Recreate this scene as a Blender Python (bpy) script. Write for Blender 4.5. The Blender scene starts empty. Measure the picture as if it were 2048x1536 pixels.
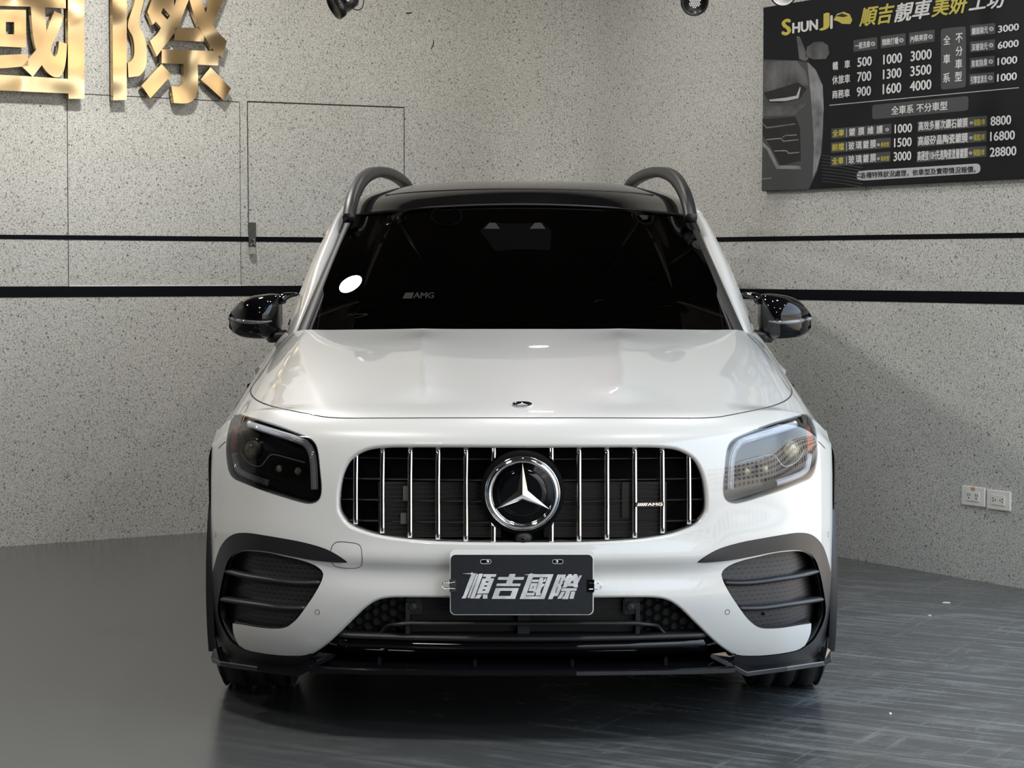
import bpy, bmesh, math, random
import numpy as np
from mathutils import Vector, Matrix
from mathutils.geometry import delaunay_2d_cdt
from mathutils.bvhtree import BVHTree

random.seed(7)
SC = bpy.context.scene
COL = SC.collection

# ------------------------------------------------------------------ camera
FPX = 4400.0                      # focal length in pixels of the 2048 px wide frame
CAMH = 1.275
PITCH = math.atan(233.0 / FPX)    # horizon lies 233 px above the middle of the frame
cam_d = bpy.data.cameras.new('camera')
cam_d.sensor_width = 36.0
cam_d.lens = FPX / 2048.0 * 36.0
cam_d.clip_end = 200
cam = bpy.data.objects.new('camera', cam_d)
COL.objects.link(cam)
cam.location = (0, 0, CAMH)
cam.rotation_euler = (math.radians(90) - PITCH, 0, 0)
SC.camera = cam
CAM = Vector((0, 0, CAMH))

# ------------------------------------------------------------------ view
SC.view_settings.view_transform = 'Standard'
SC.view_settings.look = 'None'
SC.view_settings.gamma = 1.0
SC.view_settings.exposure = 0.15
SC.cycles.max_bounces = 8
SC.cycles.diffuse_bounces = 4
SC.cycles.glossy_bounces = 5
SC.cycles.transparent_max_bounces = 12
SC.cycles.sample_clamp_indirect = 6.0
SC.cycles.caustics_reflective = False
SC.cycles.caustics_refractive = False

# ------------------------------------------------------------------ daylight outside the open shop front
world = bpy.data.worlds.new('world'); SC.world = world
world.use_nodes = True
_nt = world.node_tree; _nt.nodes.clear()
_out = _nt.nodes.new('ShaderNodeOutputWorld'); _bg = _nt.nodes.new('ShaderNodeBackground')
_tc = _nt.nodes.new('ShaderNodeTexCoord'); _sep = _nt.nodes.new('ShaderNodeSeparateXYZ')
_cr = _nt.nodes.new('ShaderNodeValToRGB'); _mr = _nt.nodes.new('ShaderNodeMapRange')
_nt.links.new(_tc.outputs['Generated'], _sep.inputs[0])
_mr.inputs['From Min'].default_value = -0.5; _mr.inputs['From Max'].default_value = 0.5
_nt.links.new(_sep.outputs['Z'], _mr.inputs['Value'])
_nt.links.new(_mr.outputs[0], _cr.inputs['Fac'])
el = _cr.color_ramp.elements
el[0].position = 0.0; el[0].color = (.34, .32, .29, 1)
el[1].position = 1.0; el[1].color = (.62, .80, 1.0, 1)
for p, c in ((.462, (.72, .62, .50, 1)), (.482, (.16, .16, .14, 1)), (.50, (.55, .52, .48, 1)), (.64, (.75, .70, .66, 1)), (.655, (.80, .90, 1.0, 1))):
    e = el.new(p); e.color = c
# rows of windows on the houses across the street
_at = _nt.nodes.new('ShaderNodeMath'); _at.operation = 'ARCTAN2'
_nt.links.new(_sep.outputs['X'], _at.inputs[0]); _nt.links.new(_sep.outputs['Y'], _at.inputs[1])
_cx = _nt.nodes.new('ShaderNodeCombineXYZ'); _nt.links.new(_at.outputs[0], _cx.inputs[0]); _nt.links.new(_sep.outputs['Z'], _cx.inputs[1])
_br = _nt.nodes.new('ShaderNodeTexBrick'); _br.offset = 0
for k, v in (('Scale', 1), ('Brick Width', .045), ('Row Height', .032), ('Mortar Size', .008)): _br.inputs[k].default_value = v
_br.inputs['Color1'].default_value = (.15, .17, .20, 1); _br.inputs['Color2'].default_value = (.45, .43, .40, 1); _br.inputs['Mortar'].default_value = (1, 1, 1, 1)
_nt.links.new(_cx.outputs[0], _br.inputs['Vector'])
_in = _nt.nodes.new('ShaderNodeMath'); _in.operation = 'COMPARE'; _in.inputs[1].default_value = .075; _in.inputs[2].default_value = .075
_nt.links.new(_sep.outputs['Z'], _in.inputs[0])
_mx = _nt.nodes.new('ShaderNodeMixRGB'); _mx.blend_type = 'MULTIPLY'
_nt.links.new(_in.outputs[0], _mx.inputs['Fac']); _nt.links.new(_cr.outputs[0], _mx.inputs[1]); _nt.links.new(_br.outputs['Color'], _mx.inputs[2])
_nt.links.new(_mx.outputs[0], _bg.inputs['Color'])
_nt.links.new(_bg.outputs[0], _out.inputs['Surface'])
_bg.inputs['Strength'].default_value = 3.6

# ------------------------------------------------------------------ lamps of the room, with unseen fill at the front
def area(name, loc, aim, size, power, col=(1, .97, .925), shape='DISK', sy=None, spread=180):
    d = bpy.data.lights.new(name, 'AREA'); d.shape = shape; d.size = size
    if sy: d.size_y = sy
    d.energy = power; d.color = col; d.spread = math.radians(spread)
    o = bpy.data.objects.new(name, d); COL.objects.link(o)
    o.location = loc
    o.rotation_euler = (Vector(aim) - Vector(loc)).to_track_quat('-Z', 'Y').to_euler()
    return o
CEIL = 3.30
LAMPS = []
for x, y, pw in [(-1.34, 9.07, 44), (-3.6, 8.0, 42), (1.0, 7.75, 14), (.07, 7.42, 14), (.16, 9.9, 8), (2.2, 6.6, 8), (-1.3, 4.9, 34), (1.2, 4.4, 24), (-3.6, 4.2, 34), (-1.6, 1.4, 46)]:
    LAMPS.append(area('ceiling_lamp_or_fill', (x, y, CEIL - .02), (x, y, 0), .20 if y == 9.07 else (.13 if y > 5 else .5), pw, spread=180 if y > 5 or y < 2 else 120))  # the four nearest the camera are unseen, oversized discs added as fill

# ------------------------------------------------------------------ pixel of the photograph -> place
def ray(px, py):
    a = (px - 1024.0) / FPX; b = (768.0 - py) / FPX
    cp, sp = math.cos(PITCH), math.sin(PITCH)
    return Vector((a, cp + b * sp, -sp + b * cp))
def at_depth(px, py, Y):
    d = ray(px, py); return CAM + d * (Y / d.y)
def at_floor(px, py):
    d = ray(px, py); return CAM + d * (-CAMH / d.z)
def at_plane(px, py, o, n):
    d = ray(px, py); return CAM + d * ((o - CAM).dot(n) / d.dot(n))
def to_px(p):
    v = Vector(p) - CAM
    cp, sp = math.cos(PITCH), math.sin(PITCH)
    f = v.y * cp - v.z * sp; u = v.y * sp + v.z * cp
    return (1024 + FPX * v.x / f, 768 - FPX * u / f)

# ------------------------------------------------------------------ materials
def mat(name, base, rough=.5, metal=0., coat=0., coat_rough=.03, spec=.5, noise=None, bump=None, emis=None, trans=None):
    m = bpy.data.materials.new(name); m.use_nodes = True
    nt = m.node_tree; b = nt.nodes['Principled BSDF']
    b.inputs['Base Color'].default_value = (*base, 1)
    b.inputs['Roughness'].default_value = rough
    b.inputs['Metallic'].default_value = metal
    b.inputs['Specular IOR Level'].default_value = spec
    b.inputs['Coat Weight'].default_value = coat
    b.inputs['Coat Roughness'].default_value = coat_rough
    if emis:
        b.inputs['Emission Color'].default_value = (*emis[0], 1); b.inputs['Emission Strength'].default_value = emis[1]
    tc = nt.nodes.new('ShaderNodeTexCoord')
    if noise:                      # (scale, amount): slight tone variation
        n = nt.nodes.new('ShaderNodeTexNoise'); n.inputs['Scale'].default_value = noise[0]; n.inputs['Detail'].default_value = 4
        nt.links.new(tc.outputs['Object'], n.inputs['Vector'])
        r = nt.nodes.new('ShaderNodeValToRGB')
        lo = tuple(c * (1 - noise[1]) for c in base); hi = tuple(min(1, c * (1 + noise[1])) for c in base)
        r.color_ramp.elements[0].color = (*lo, 1); r.color_ramp.elements[0].position = .3
        r.color_ramp.elements[1].color = (*hi, 1); r.color_ramp.elements[1].position = .7
        nt.links.new(n.outputs['Fac'], r.inputs['Fac']); nt.links.new(r.outputs[0], b.inputs['Base Color'])
    if bump:                       # (scale, distance)
        n = nt.nodes.new('ShaderNodeTexNoise'); n.inputs['Scale'].default_value = bump[0]; n.inputs['Detail'].default_value = bump[2] if len(bump) > 2 else 3
        nt.links.new(tc.outputs['Object'], n.inputs['Vector'])
        bp = nt.nodes.new('ShaderNodeBump'); bp.inputs['Distance'].default_value = bump[1]; bp.inputs['Strength'].default_value = 1
        nt.links.new(n.outputs['Fac'], bp.inputs['Height']); nt.links.new(bp.outputs[0], b.inputs['Normal'])
    return m

def glass_mat(name, tint, ior=1.5, rough=0.0):
    """thin tinted pane: fresnel mirror over see-through tint"""
    m = bpy.data.materials.new(name); m.use_nodes = True
    nt = m.node_tree; nt.nodes.clear()
    o = nt.nodes.new('ShaderNodeOutputMaterial'); mx = nt.nodes.new('ShaderNodeMixShader')
    fr = nt.nodes.new('ShaderNodeFresnel'); fr.inputs['IOR'].default_value = ior
    g = nt.nodes.new('ShaderNodeBsdfGlossy'); g.inputs['Roughness'].default_value = rough
    t = nt.nodes.new('ShaderNodeBsdfTransparent'); t.inputs['Color'].default_value = (*tint, 1)
    nt.links.new(fr.outputs[0], mx.inputs[0]); nt.links.new(t.outputs[0], mx.inputs[1]); nt.links.new(g.outputs[0], mx.inputs[2])
    nt.links.new(mx.outputs[0], o.inputs['Surface'])
    return m

def stucco_mat():
    m = bpy.data.materials.new('spray_stone_wall'); m.use_nodes = True
    nt = m.node_tree; b = nt.nodes['Principled BSDF']; L = nt.links
    b.inputs['Roughness'].default_value = .85; b.inputs['Specular IOR Level'].default_value = .2
    tc = nt.nodes.new('ShaderNodeTexCoord')
    n1 = nt.nodes.new('ShaderNodeTexNoise'); n1.inputs['Scale'].default_value = 150; n1.inputs['Detail'].default_value = 3; n1.inputs['Roughness'].default_value = .65
    L.new(tc.outputs['Object'], n1.inputs['Vector'])
    r1 = nt.nodes.new('ShaderNodeValToRGB'); e = r1.color_ramp.elements
    e[0].position = .33; e[0].color = (.15, .15, .145, 1)
    e[1].position = .68; e[1].color = (.755, .75, .71, 1)
    for p, c in ((.40, (.38, .384, .364, 1)), (.475, (.580, .576, .545, 1)), (.56, (.645, .640, .606, 1))):
        q = e.new(p); q.color = c
    L.new(n1.outputs['Fac'], r1.inputs['Fac'])
    n2 = nt.nodes.new('ShaderNodeTexNoise'); n2.inputs['Scale'].default_value = 1.3; n2.inputs['Detail'].default_value = 5
    L.new(tc.outputs['Object'], n2.inputs['Vector'])
    r2 = nt.nodes.new('ShaderNodeValToRGB'); r2.color_ramp.elements[0].color = (.90, .90, .89, 1); r2.color_ramp.elements[1].color = (1, 1, 1, 1)
    r2.color_ramp.elements[0].position = .35; r2.color_ramp.elements[1].position = .65
    L.new(n2.outputs['Fac'], r2.inputs['Fac'])
    # scattered darker grains
    v = nt.nodes.new('ShaderNodeTexVoronoi'); v.inputs['Scale'].default_value = 26
    L.new(tc.outputs['Object'], v.inputs['Vector'])
    rv = nt.nodes.new('ShaderNodeValToRGB'); rv.color_ramp.elements[0].position = .10; rv.color_ramp.elements[0].color = (.45, .45, .44, 1)
    rv.color_ramp.elements[1].position = .17; rv.color_ramp.elements[1].color = (1, 1, 1, 1)
    L.new(v.outputs['Distance'], rv.inputs['Fac'])
    m1 = nt.nodes.new('ShaderNodeMixRGB'); m1.blend_type = 'MULTIPLY'; m1.inputs['Fac'].default_value = 1
    m2 = nt.nodes.new('ShaderNodeMixRGB'); m2.blend_type = 'MULTIPLY'; m2.inputs['Fac'].default_value = 1
    L.new(r1.outputs[0], m1.inputs[1]); L.new(r2.outputs[0], m1.inputs[2])
    L.new(m1.outputs[0], m2.inputs[1]); L.new(rv.outputs[0], m2.inputs[2])
    L.new(m2.outputs[0], b.inputs['Base Color'])
    bp = nt.nodes.new('ShaderNodeBump'); bp.inputs['Distance'].default_value = .003; bp.inputs['Strength'].default_value = .5
    L.new(n1.outputs['Fac'], bp.inputs['Height']); L.new(bp.outputs[0], b.inputs['Normal'])
    return m

def floor_mat():
    m = bpy.data.materials.new('worn_epoxy_floor'); m.use_nodes = True
    nt = m.node_tree; b = nt.nodes['Principled BSDF']; L = nt.links
    tc = nt.nodes.new('ShaderNodeTexCoord')
    def streak(ang, sc, dist):
        mp = nt.nodes.new('ShaderNodeMapping'); mp.vector_type = 'TEXTURE'; mp.inputs['Rotation'].default_value = (0, 0, math.radians(ang)); mp.inputs['Scale'].default_value = tuple(1 / q for q in sc)
        L.new(tc.outputs['Object'], mp.inputs['Vector'])
        n = nt.nodes.new('ShaderNodeTexNoise'); n.inputs['Scale'].default_value = 3; n.inputs['Detail'].default_value = 9; n.inputs['Roughness'].default_value = .72; n.inputs['Distortion'].default_value = dist
        L.new(mp.outputs[0], n.inputs['Vector']); return n
    n1 = streak(-32, (.35, 9, 1), .35); n1b = streak(61, (.4, 8, 1), .3); n1c = streak(-10, (.9, 1.6, 1), .8)
    mxx = nt.nodes.new('ShaderNodeMath'); mxx.operation = 'MAXIMUM'; L.new(n1.outputs['Fac'], mxx.inputs[0])
    sb = nt.nodes.new('ShaderNodeMath'); sb.operation = 'SUBTRACT'; sb.inputs[1].default_value = .06; L.new(n1b.outputs['Fac'], sb.inputs[0]); L.new(sb.outputs[0], mxx.inputs[1])
    ml = nt.nodes.new('ShaderNodeMath'); ml.operation = 'MULTIPLY_ADD'; ml.inputs[1].default_value = .55; ml.inputs[2].default_value = -.02; L.new(n1c.outputs['Fac'], ml.inputs[0])
    sm = nt.nodes.new('ShaderNodeMath'); sm.operation = 'ADD'; L.new(mxx.outputs[0], sm.inputs[0]); L.new(ml.outputs[0], sm.inputs[1])
    n2 = nt.nodes.new('ShaderNodeTexNoise'); n2.inputs['Scale'].default_value = .7; n2.inputs['Detail'].default_value = 3
    L.new(tc.outputs['Object'], n2.inputs['Vector'])
    # dusty wipe streaks sit on the right and front part of the floor
    sx = nt.nodes.new('ShaderNodeSeparateXYZ'); L.new(tc.outputs['Object'], sx.inputs[0])
    mr = nt.nodes.new('ShaderNodeMapRange'); mr.inputs['From Min'].default_value = -1.1; mr.inputs['From Max'].default_value = 1.2
    L.new(sx.outputs['X'], mr.inputs['Value'])
    r1 = nt.nodes.new('ShaderNodeValToRGB'); r1.color_ramp.elements[0].position = .72; r1.color_ramp.elements[0].color = (0, 0, 0, 1)
    r1.color_ramp.elements[1].position = 1.0; r1.color_ramp.elements[1].color = (1, 1, 1, 1)
    L.new(sm.outputs[0], r1.inputs['Fac'])
    mu = nt.nodes.new('ShaderNodeMath'); mu.operation = 'MULTIPLY'; L.new(r1.outputs[0], mu.inputs[0]); L.new(mr.outputs[0], mu.inputs[1])
    mu2 = nt.nodes.new('ShaderNodeMath'); mu2.operation = 'MULTIPLY'; L.new(mu.outputs[0], mu2.inputs[0]); mu2.inputs[1].default_value = .75
    mx = nt.nodes.new('ShaderNodeMixRGB'); mx.inputs[1].default_value = (.060, .063, .063, 1); mx.inputs[2].default_value = (.26, .27, .28, 1)
    L.new(mu2.outputs[0], mx.inputs['Fac'])
    r2 = nt.nodes.new('ShaderNodeValToRGB'); r2.color_ramp.elements[0].color = (.85, .85, .85, 1); r2.color_ramp.elements[1].color = (1.1, 1.1, 1.1, 1)
    L.new(n2.outputs['Fac'], r2.inputs['Fac'])
    m2 = nt.nodes.new('ShaderNodeMixRGB'); m2.blend_type = 'MULTIPLY'; m2.inputs['Fac'].default_value = 1
    L.new(mx.outputs[0], m2.inputs[1]); L.new(r2.outputs[0], m2.inputs[2])
    L.new(m2.outputs[0], b.inputs['Base Color'])
    rr = nt.nodes.new('ShaderNodeMapRange'); rr.inputs['To Min'].default_value = .20; rr.inputs['To Max'].default_value = .45
    L.new(mu.outputs[0], rr.inputs['Value']); L.new(rr.outputs[0], b.inputs['Roughness'])
    bp = nt.nodes.new('ShaderNodeBump'); bp.inputs['Distance'].default_value = .00025; bp.inputs['Strength'].default_value = .5
    L.new(n1.outputs['Fac'], bp.inputs['Height']); L.new(bp.outputs[0], b.inputs['Normal'])
    return m

M = dict(
    wall=stucco_mat(), floor=floor_mat(),
    ceiling=mat('dark_ceiling', (.045, .036, .031), .8, noise=(2, .2)),
    darkwall=mat('dark_grey_render', (.05, .048, .046), .9, noise=(3, .15)),
    band=mat('black_band_paint', (.0025, .003, .005), .6, spec=.12, noise=(5, .2)),
    hasp=mat('dull_hasp_steel', (.085, .085, .080), .45, metal=.2, noise=(60, .25)), brass=mat('pale_lock_brass', (.40, .38, .36), .4, noise=(50, .1)),
    seam=mat('panel_joint_shadow_gap', (.03, .03, .03), .9),
    white=mat('white_car_paint', (.575, .572, .554), .35, coat=1.0, coat_rough=.02, noise=(.7, .01)),
    gblack=mat('gloss_black', (.003, .003, .004), .05, coat=0, spec=.42, noise=(4, .1)),
    trim=mat('satin_dark_plastic', (.011, .011, .013), .42, bump=(900, .0002)),
    mblack=mat('matt_black_plastic', (.006, .006, .0065), .55, noise=(20, .15)),
    deep=mat('deep_black', (.003, .003, .003), .8, spec=.08),  # single near-black shared by backings, liners and the underbody
    fin=mat('radiator_fins', (.026, .025, .024), .45, metal=.5),
    bracket=mat('pale_bracket_metal', (.13, .12, .11), .5, metal=.3),
    rubber=mat('tyre_rubber', (.014, .014, .015), .7, noise=(30, .2)),
    chrome=mat('chrome', (.86, .86, .87), .07, metal=1.0),
    satin=mat('satin_metal', (.42, .42, .40), .38, metal=.9, noise=(30, .1)),
    gold=mat('brushed_gold_sheet', (.64, .45, .235), .17, metal=1.0, bump=(4.2, .040, 0)),
    glass=glass_mat('tinted_glass', (.035, .033, .032), 1.38),
    lens=glass_mat('clear_lens', (.94, .95, .96), 1.72),
    drl=mat('light_guide', (.86, .88, .96), .30, coat=1.0),
    lampball=mat('projector_lens', (.50, .45, .30), .12, coat=1.0, noise=(60, .7)),
    lampdark=mat('headlight_housing', (.008, .008, .010), .25, coat=.5),
    amber=mat('amber_reflector', (.55, .09, .02), .25, coat=.8),
    seal=mat('rubber_seal', (.045, .045, .046), .7),
    gap=mat('panel_gap_black', (.01, .01, .01), .9),
    led=mat('led_cluster', (.6, .6, .59), .2, emis=((1, .98, .95), .06)),
    blackpowder=mat('black_powder_coat', (.012, .012, .014), .35, coat=.3),
    ivory=mat('ivory_plastic', (.86, .835, .775), .4, noise=(20, .03)),
    slot=mat('socket_slot', (.02, .02, .02), .8),
    board=mat('printed_board_black', (.009, .010, .013), .5, spec=.2, noise=(3, .2)),
    boardedge=mat('board_edge', (.03, .03, .03), .5),
    p_white=mat('print_white', (.78, .78, .78), .5),
    p_yellow=mat('print_yellow', (.62, .54, .09), .5),
    p_grey=mat('print_dark_grey', (.060, .062, .068), .5),
    p_mid=mat('print_mid_grey', (.11, .11, .115), .5, noise=(9, .6)),
    p_light=mat('print_light_grey', (.24, .24, .25), .5, noise=(12, .5)),
    p_pale=mat('print_pale_grey', (.50, .51, .53), .5),
    p_black=mat('print_black', (.01, .01, .012), .5),
    plate=mat('plate_black_film', (.008, .010, .013), .4, noise=(60, .3)),
    printdim=mat('dim_print', (.036, .036, .035), .8, spec=0), printfaint=mat('faint_print', (.0035, .0033, .0032), .8, spec=0),
    platetext=mat('plate_silver_print', (.58, .58, .59), .45, noise=(25, .25)),
    acrylic=mat('white_acrylic', (.78, .78, .76), .15),
    sticker=mat('pale_sticker', (.55, .55, .53), .6),
)

# ------------------------------------------------------------------ object helpers
def link(o, parent=None):
    COL.objects.link(o)
    if parent is not None: o.parent = parent
    return o
def mk(name, verts, faces, m, parent=None, smooth=True, normals=None, label=None):
    me = bpy.data.meshes.new(name)
    me.from_pydata([tuple(v) for v in verts], [], [tuple(f) for f in faces])
    me.update()
    if smooth: me.polygons.foreach_set('use_smooth', [True] * len(me.polygons))
    if m is not None: me.materials.append(m)
    if normals is not None: me.normals_split_custom_set_from_vertices([tuple(n) for n in normals])
    o = bpy.data.objects.new(name, me); link(o, parent)
    if label: o['label'] = label
    return o
def from_bm(name, bm, m, parent=None, smooth=False, label=None):
    me = bpy.data.meshes.new(name); bm.to_mesh(me); bm.free()
    if smooth: me.polygons.foreach_set('use_smooth', [True] * len(me.polygons))
    me.materials.append(m)
    o = bpy.data.objects.new(name, me); link(o, parent)
    if label: o['label'] = label
    return o
def empty(name, loc, label=None, cat=None, group=None, rot=(0, 0, 0)):
    o = bpy.data.objects.new(name, None); link(o); o.location = loc; o.rotation_euler = rot
    o.empty_display_size = .1
    if label: o['label'] = label; o['category'] = cat
    if group: o['group'] = group
    return o
def tag(o, label, cat, group=None):
    o['label'] = label; o['category'] = cat
    if group: o['group'] = group
    return o
def structure(o):
    o['kind'] = 'structure'; return o

def bm_box(bm, lo, hi, bevel=0, mtx=None):
    r = bmesh.ops.create_cube(bm, size=1)
    vs = r['verts']; lo = Vector(lo); hi = Vector(hi)
    for v in vs:
        v.co = Vector(((lo[i] + hi[i]) / 2 + v.co[i] * (hi[i] - lo[i]) for i in range(3)))
    if bevel:
        es = list({e for v in vs for e in v.link_edges})
        rb = bmesh.ops.bevel(bm, geom=es, offset=bevel, segments=2, affect='EDGES')
        vs = list({v for f in rb['faces'] for v in f.verts} | {v for v in vs if v.is_valid})
    if mtx is not None: bmesh.ops.transform(bm, matrix=mtx, verts=vs)
    return vs
def frames(pts, up=Vector((0, 0, 1)), closed=False):
    out = []; n = len(pts)
    for i in range(n):
        a = pts[(i - 1) % n] if (closed or i > 0) else pts[i]
        b = pts[(i + 1) % n] if (closed or i < n - 1) else pts[i]
        t = (b - a).normalized(); s = t.cross(up)
        if s.length < 1e-4: s = t.cross(Vector((1, 0, 0)))
        s.normalize(); out.append((t, s, s.cross(t).normalized()))
    return out
def sweep(pts, prof, up=Vector((0, 0, 1)), closed=False, scale=None, caps=True):
    """prof: list of (side, up) offsets; returns verts, faces"""
    pts = [Vector(p) for p in pts]; fr = frames(pts, up, closed)
    V = []; F = []; k = len(prof)
    for i, (p, (t, s, u)) in enumerate(zip(pts, fr)):
        q = scale[i] if scale else 1
        for a, b in prof: V.append(p + s * (a * q) + u * (b * q))
    n = len(pts)
    for i in range(n if closed else n - 1):
        for j in range(k):
            a = i * k + j; b = i * k + (j + 1) % k; c = ((i + 1) % n) * k + (j + 1) % k; d = ((i + 1) % n) * k + j
            F.append((a, b, c, d))
    if caps and not closed:
        F.append(tuple(range(k))[::-1]); F.append(tuple((n - 1) * k + j for j in range(k)))
    return V, F
def circle(r, n=10): return [(r * math.cos(2 * math.pi * i / n), r * math.sin(2 * math.pi * i / n)) for i in range(n)]
def tube(name, pts, r, m, parent=None, n=8, closed=False, label=None):
    V, F = sweep(pts, circle(r, n), closed=closed)
    return mk(name, V, F, m, parent, label=label)
def lathe_vf(prof, n=32, mtx=None, caps=True):
    """prof: (radius, height along local z)"""
    V = []; F = []
    for r, h in prof:
        for i in range(n):
            a = 2 * math.pi * i / n
            v = Vector((r * math.cos(a), r * math.sin(a), h)); V.append(mtx @ v if mtx is not None else v)
    for k in range(len(prof) - 1):
        for i in range(n):
            F.append((k * n + i, k * n + (i + 1) % n, (k + 1) * n + (i + 1) % n, (k + 1) * n + i))
    if caps: F.append(tuple(range(n))[::-1]); F.append(tuple((len(prof) - 1) * n + i for i in range(n)))
    return V, F
def catmull(pts, n=8, closed=False):
    pts = [Vector(p) for p in pts]; out = []; N = len(pts)
    for i in range(N if closed else N - 1):
        if closed: a, b, c, d = pts[(i - 1) % N], pts[i], pts[(i + 1) % N], pts[(i + 2) % N]
        else: a, b, c, d = pts[max(i - 1, 0)], pts[i], pts[i + 1], pts[min(i + 2, N - 1)]
        for k in range(n):
            t = k / n
            out.append(0.5 * ((2 * b) + (c - a) * t + (2 * a - 5 * b + 4 * c - d) * t * t + (3 * b - a - 3 * c + d) * t ** 3))
    if not closed: out.append(pts[-1])
    return out
def grid_faces(r, c, off=0, flip=False):
    F = []
    for i in range(r - 1):
        for j in range(c - 1):
            f = (off + i * c + j, off + i * c + j + 1, off + (i + 1) * c + j + 1, off + (i + 1) * c + j)
            F.append(f[::-1] if flip else f)
    return F
def resample(pts, n):
    pts = [Vector(p) for p in pts]
    L = [0]
    for a, b in zip(pts, pts[1:]): L.append(L[-1] + (b - a).length)
    out = []; j = 0
    for i in range(n):
        d = L[-1] * i / (n - 1)
        while j < len(L) - 2 and L[j + 1] < d: j += 1
        t = (d - L[j]) / max(L[j + 1] - L[j], 1e-9); out.append(pts[j].lerp(pts[j + 1], min(max(t, 0), 1)))
    return out
def poly_tris(loops, extra=()):
    """outer + hole loops in 2D -> points, triangles (even-odd)"""
    P = [Vector(p) for p in extra]; E = []
    for lp in loops:
        o = len(P); n = len(lp); P += [Vector((p[0], p[1])) for p in lp]
        E += [(o + i, o + (i + 1) % n) for i in range(n)]
    v, e, f, *_ = delaunay_2d_cdt(P, E, [], 0, 1e-7)
    out = []
    for t in f:
        c = (v[t[0]] + v[t[1]] + v[t[2]]) / 3
        if sum(inside(c, lp) for lp in loops) % 2: out.append(tuple(t))
    return v, out
def inside(p, lp):
    x, y = p[0], p[1]; r = False; n = len(lp); j = n - 1
    for i in range(n):
        xi, yi = lp[i][0], lp[i][1]; xj, yj = lp[j][0], lp[j][1]
        if (yi > y) != (yj > y) and x < (xj - xi) * (y - yi) / (yj - yi) + xi: r = not r
        j = i
    return r
def slab_vf(loops, fn, t0, t1):
    """flat shape given by 2D loops, thickened between offsets t0 (back) and t1 (front); fn(x, y, t) -> place"""
    v, tr = poly_tris(loops)
    n = len(v); V = [fn(p[0], p[1], t1) for p in v] + [fn(p[0], p[1], t0) for p in v]
    F = []
    ec = {}
    for t in tr:
        a, b, c = t
        if (v[b] - v[a]).cross(v[c] - v[a]) < 0: t = (a, c, b)
        F.append(t); F.append(tuple(n + i for i in t[::-1]))
        for i in range(3):
            e = (t[i], t[(i + 1) % 3]); ec[e] = ec.get(e, 0) + 1
    for (a, b) in ec:
        if (b, a) not in ec: F.append((b, a, n + a, n + b))
    return V, F
def text_vf(s, offset=0.0, shear=0.0):
    """lettering as 2D points and triangles, scaled to a 1 x 1 box"""
    cu = bpy.data.curves.new('lettering', 'FONT'); cu.body = s; cu.shear = shear; cu.resolution_u = 3
    o = bpy.data.objects.new('lettering', cu); COL.objects.link(o)
    dg = bpy.context.evaluated_depsgraph_get(); ev = o.evaluated_get(dg); me = ev.to_mesh()
    V0 = [(v.co.x, v.co.y) for v in me.vertices]; F0 = [tuple(p.vertices) for p in me.polygons]
    ev.to_mesh_clear(); bpy.data.objects.remove(o); bpy.data.curves.remove(cu)
    V, F = [], []          # heavier weight: the strokes are laid down again slightly shifted
    for q, (dx, dy) in enumerate(((0, 0), (offset, 0), (-offset, 0), (0, offset * .6), (0, -offset * .6)) if offset > .001 else ((0, 0),)):
        k = len(V); V += [(x + dx, y + dy, q * .00006) for x, y in V0]; F += [tuple(i + k for i in f) for f in F0]
    xs = [p[0] for p in V]; ys = [p[1] for p in V]
    x0, x1, y0, y1 = min(xs), max(xs), min(ys), max(ys)
    return [((x - x0) / (x1 - x0), (y - y0) / (y1 - y0), l) for x, y, l in V], F
def bezel_loop(pts, n=6, closed=True, corner=50):
    """densify a traced outline; corners sharper than `corner` degrees stay sharp"""
    pts = [Vector(p) for p in pts]; N = len(pts)
    def tang(i):
        a, b, c = pts[(i - 1) % N], pts[i], pts[(i + 1) % N]
        if not closed and (i == 0 or i == N - 1): return None
        if (b - a).length < 1e-6 or (c - b).length < 1e-6: return None
        if (b - a).angle(c - b) > math.radians(corner): return None
        return (c - a)
    out = []
    for i in range(N if closed else N - 1):
        b, c = pts[i], pts[(i + 1) % N]; L = (c - b).length
        tb, tcn = tang(i), tang((i + 1) % N)
        tb = tb.normalized() * L if tb else None; tcn = tcn.normalized() * L if tcn else None
        if tb is None and tcn is None: tb = tcn = (c - b)
        elif tb is None: tb = (c - b) * 1.5 - tcn * .5
        elif tcn is None: tcn = (c - b) * 1.5 - tb * .5
        k = max(1, int(round(L / n)))
        for j in range(k):
            t = j / k; h1 = 2 * t ** 3 - 3 * t * t + 1; h2 = t ** 3 - 2 * t * t + t; h3 = -2 * t ** 3 + 3 * t * t; h4 = t ** 3 - t * t
            out.append(b * h1 + tb * h2 + c * h3 + tcn * h4)
    if not closed: out.append(pts[-1])
    return out
# ================================================================== THE ROOM
gl0, gl1 = at_floor(0, 1094), at_floor(412, 1064.5)
gr0, gr1 = at_floor(1672, 1112.4), at_floor(2048, 1177.5)
TL = (gl1 - gl0).normalized(); TR = (gr1 - gr0).normalized()     # both run towards image right
NL = Vector((TL.y, -TL.x, 0)); NR = Vector((TR.y, -TR.x, 0))     # towards the camera
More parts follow.
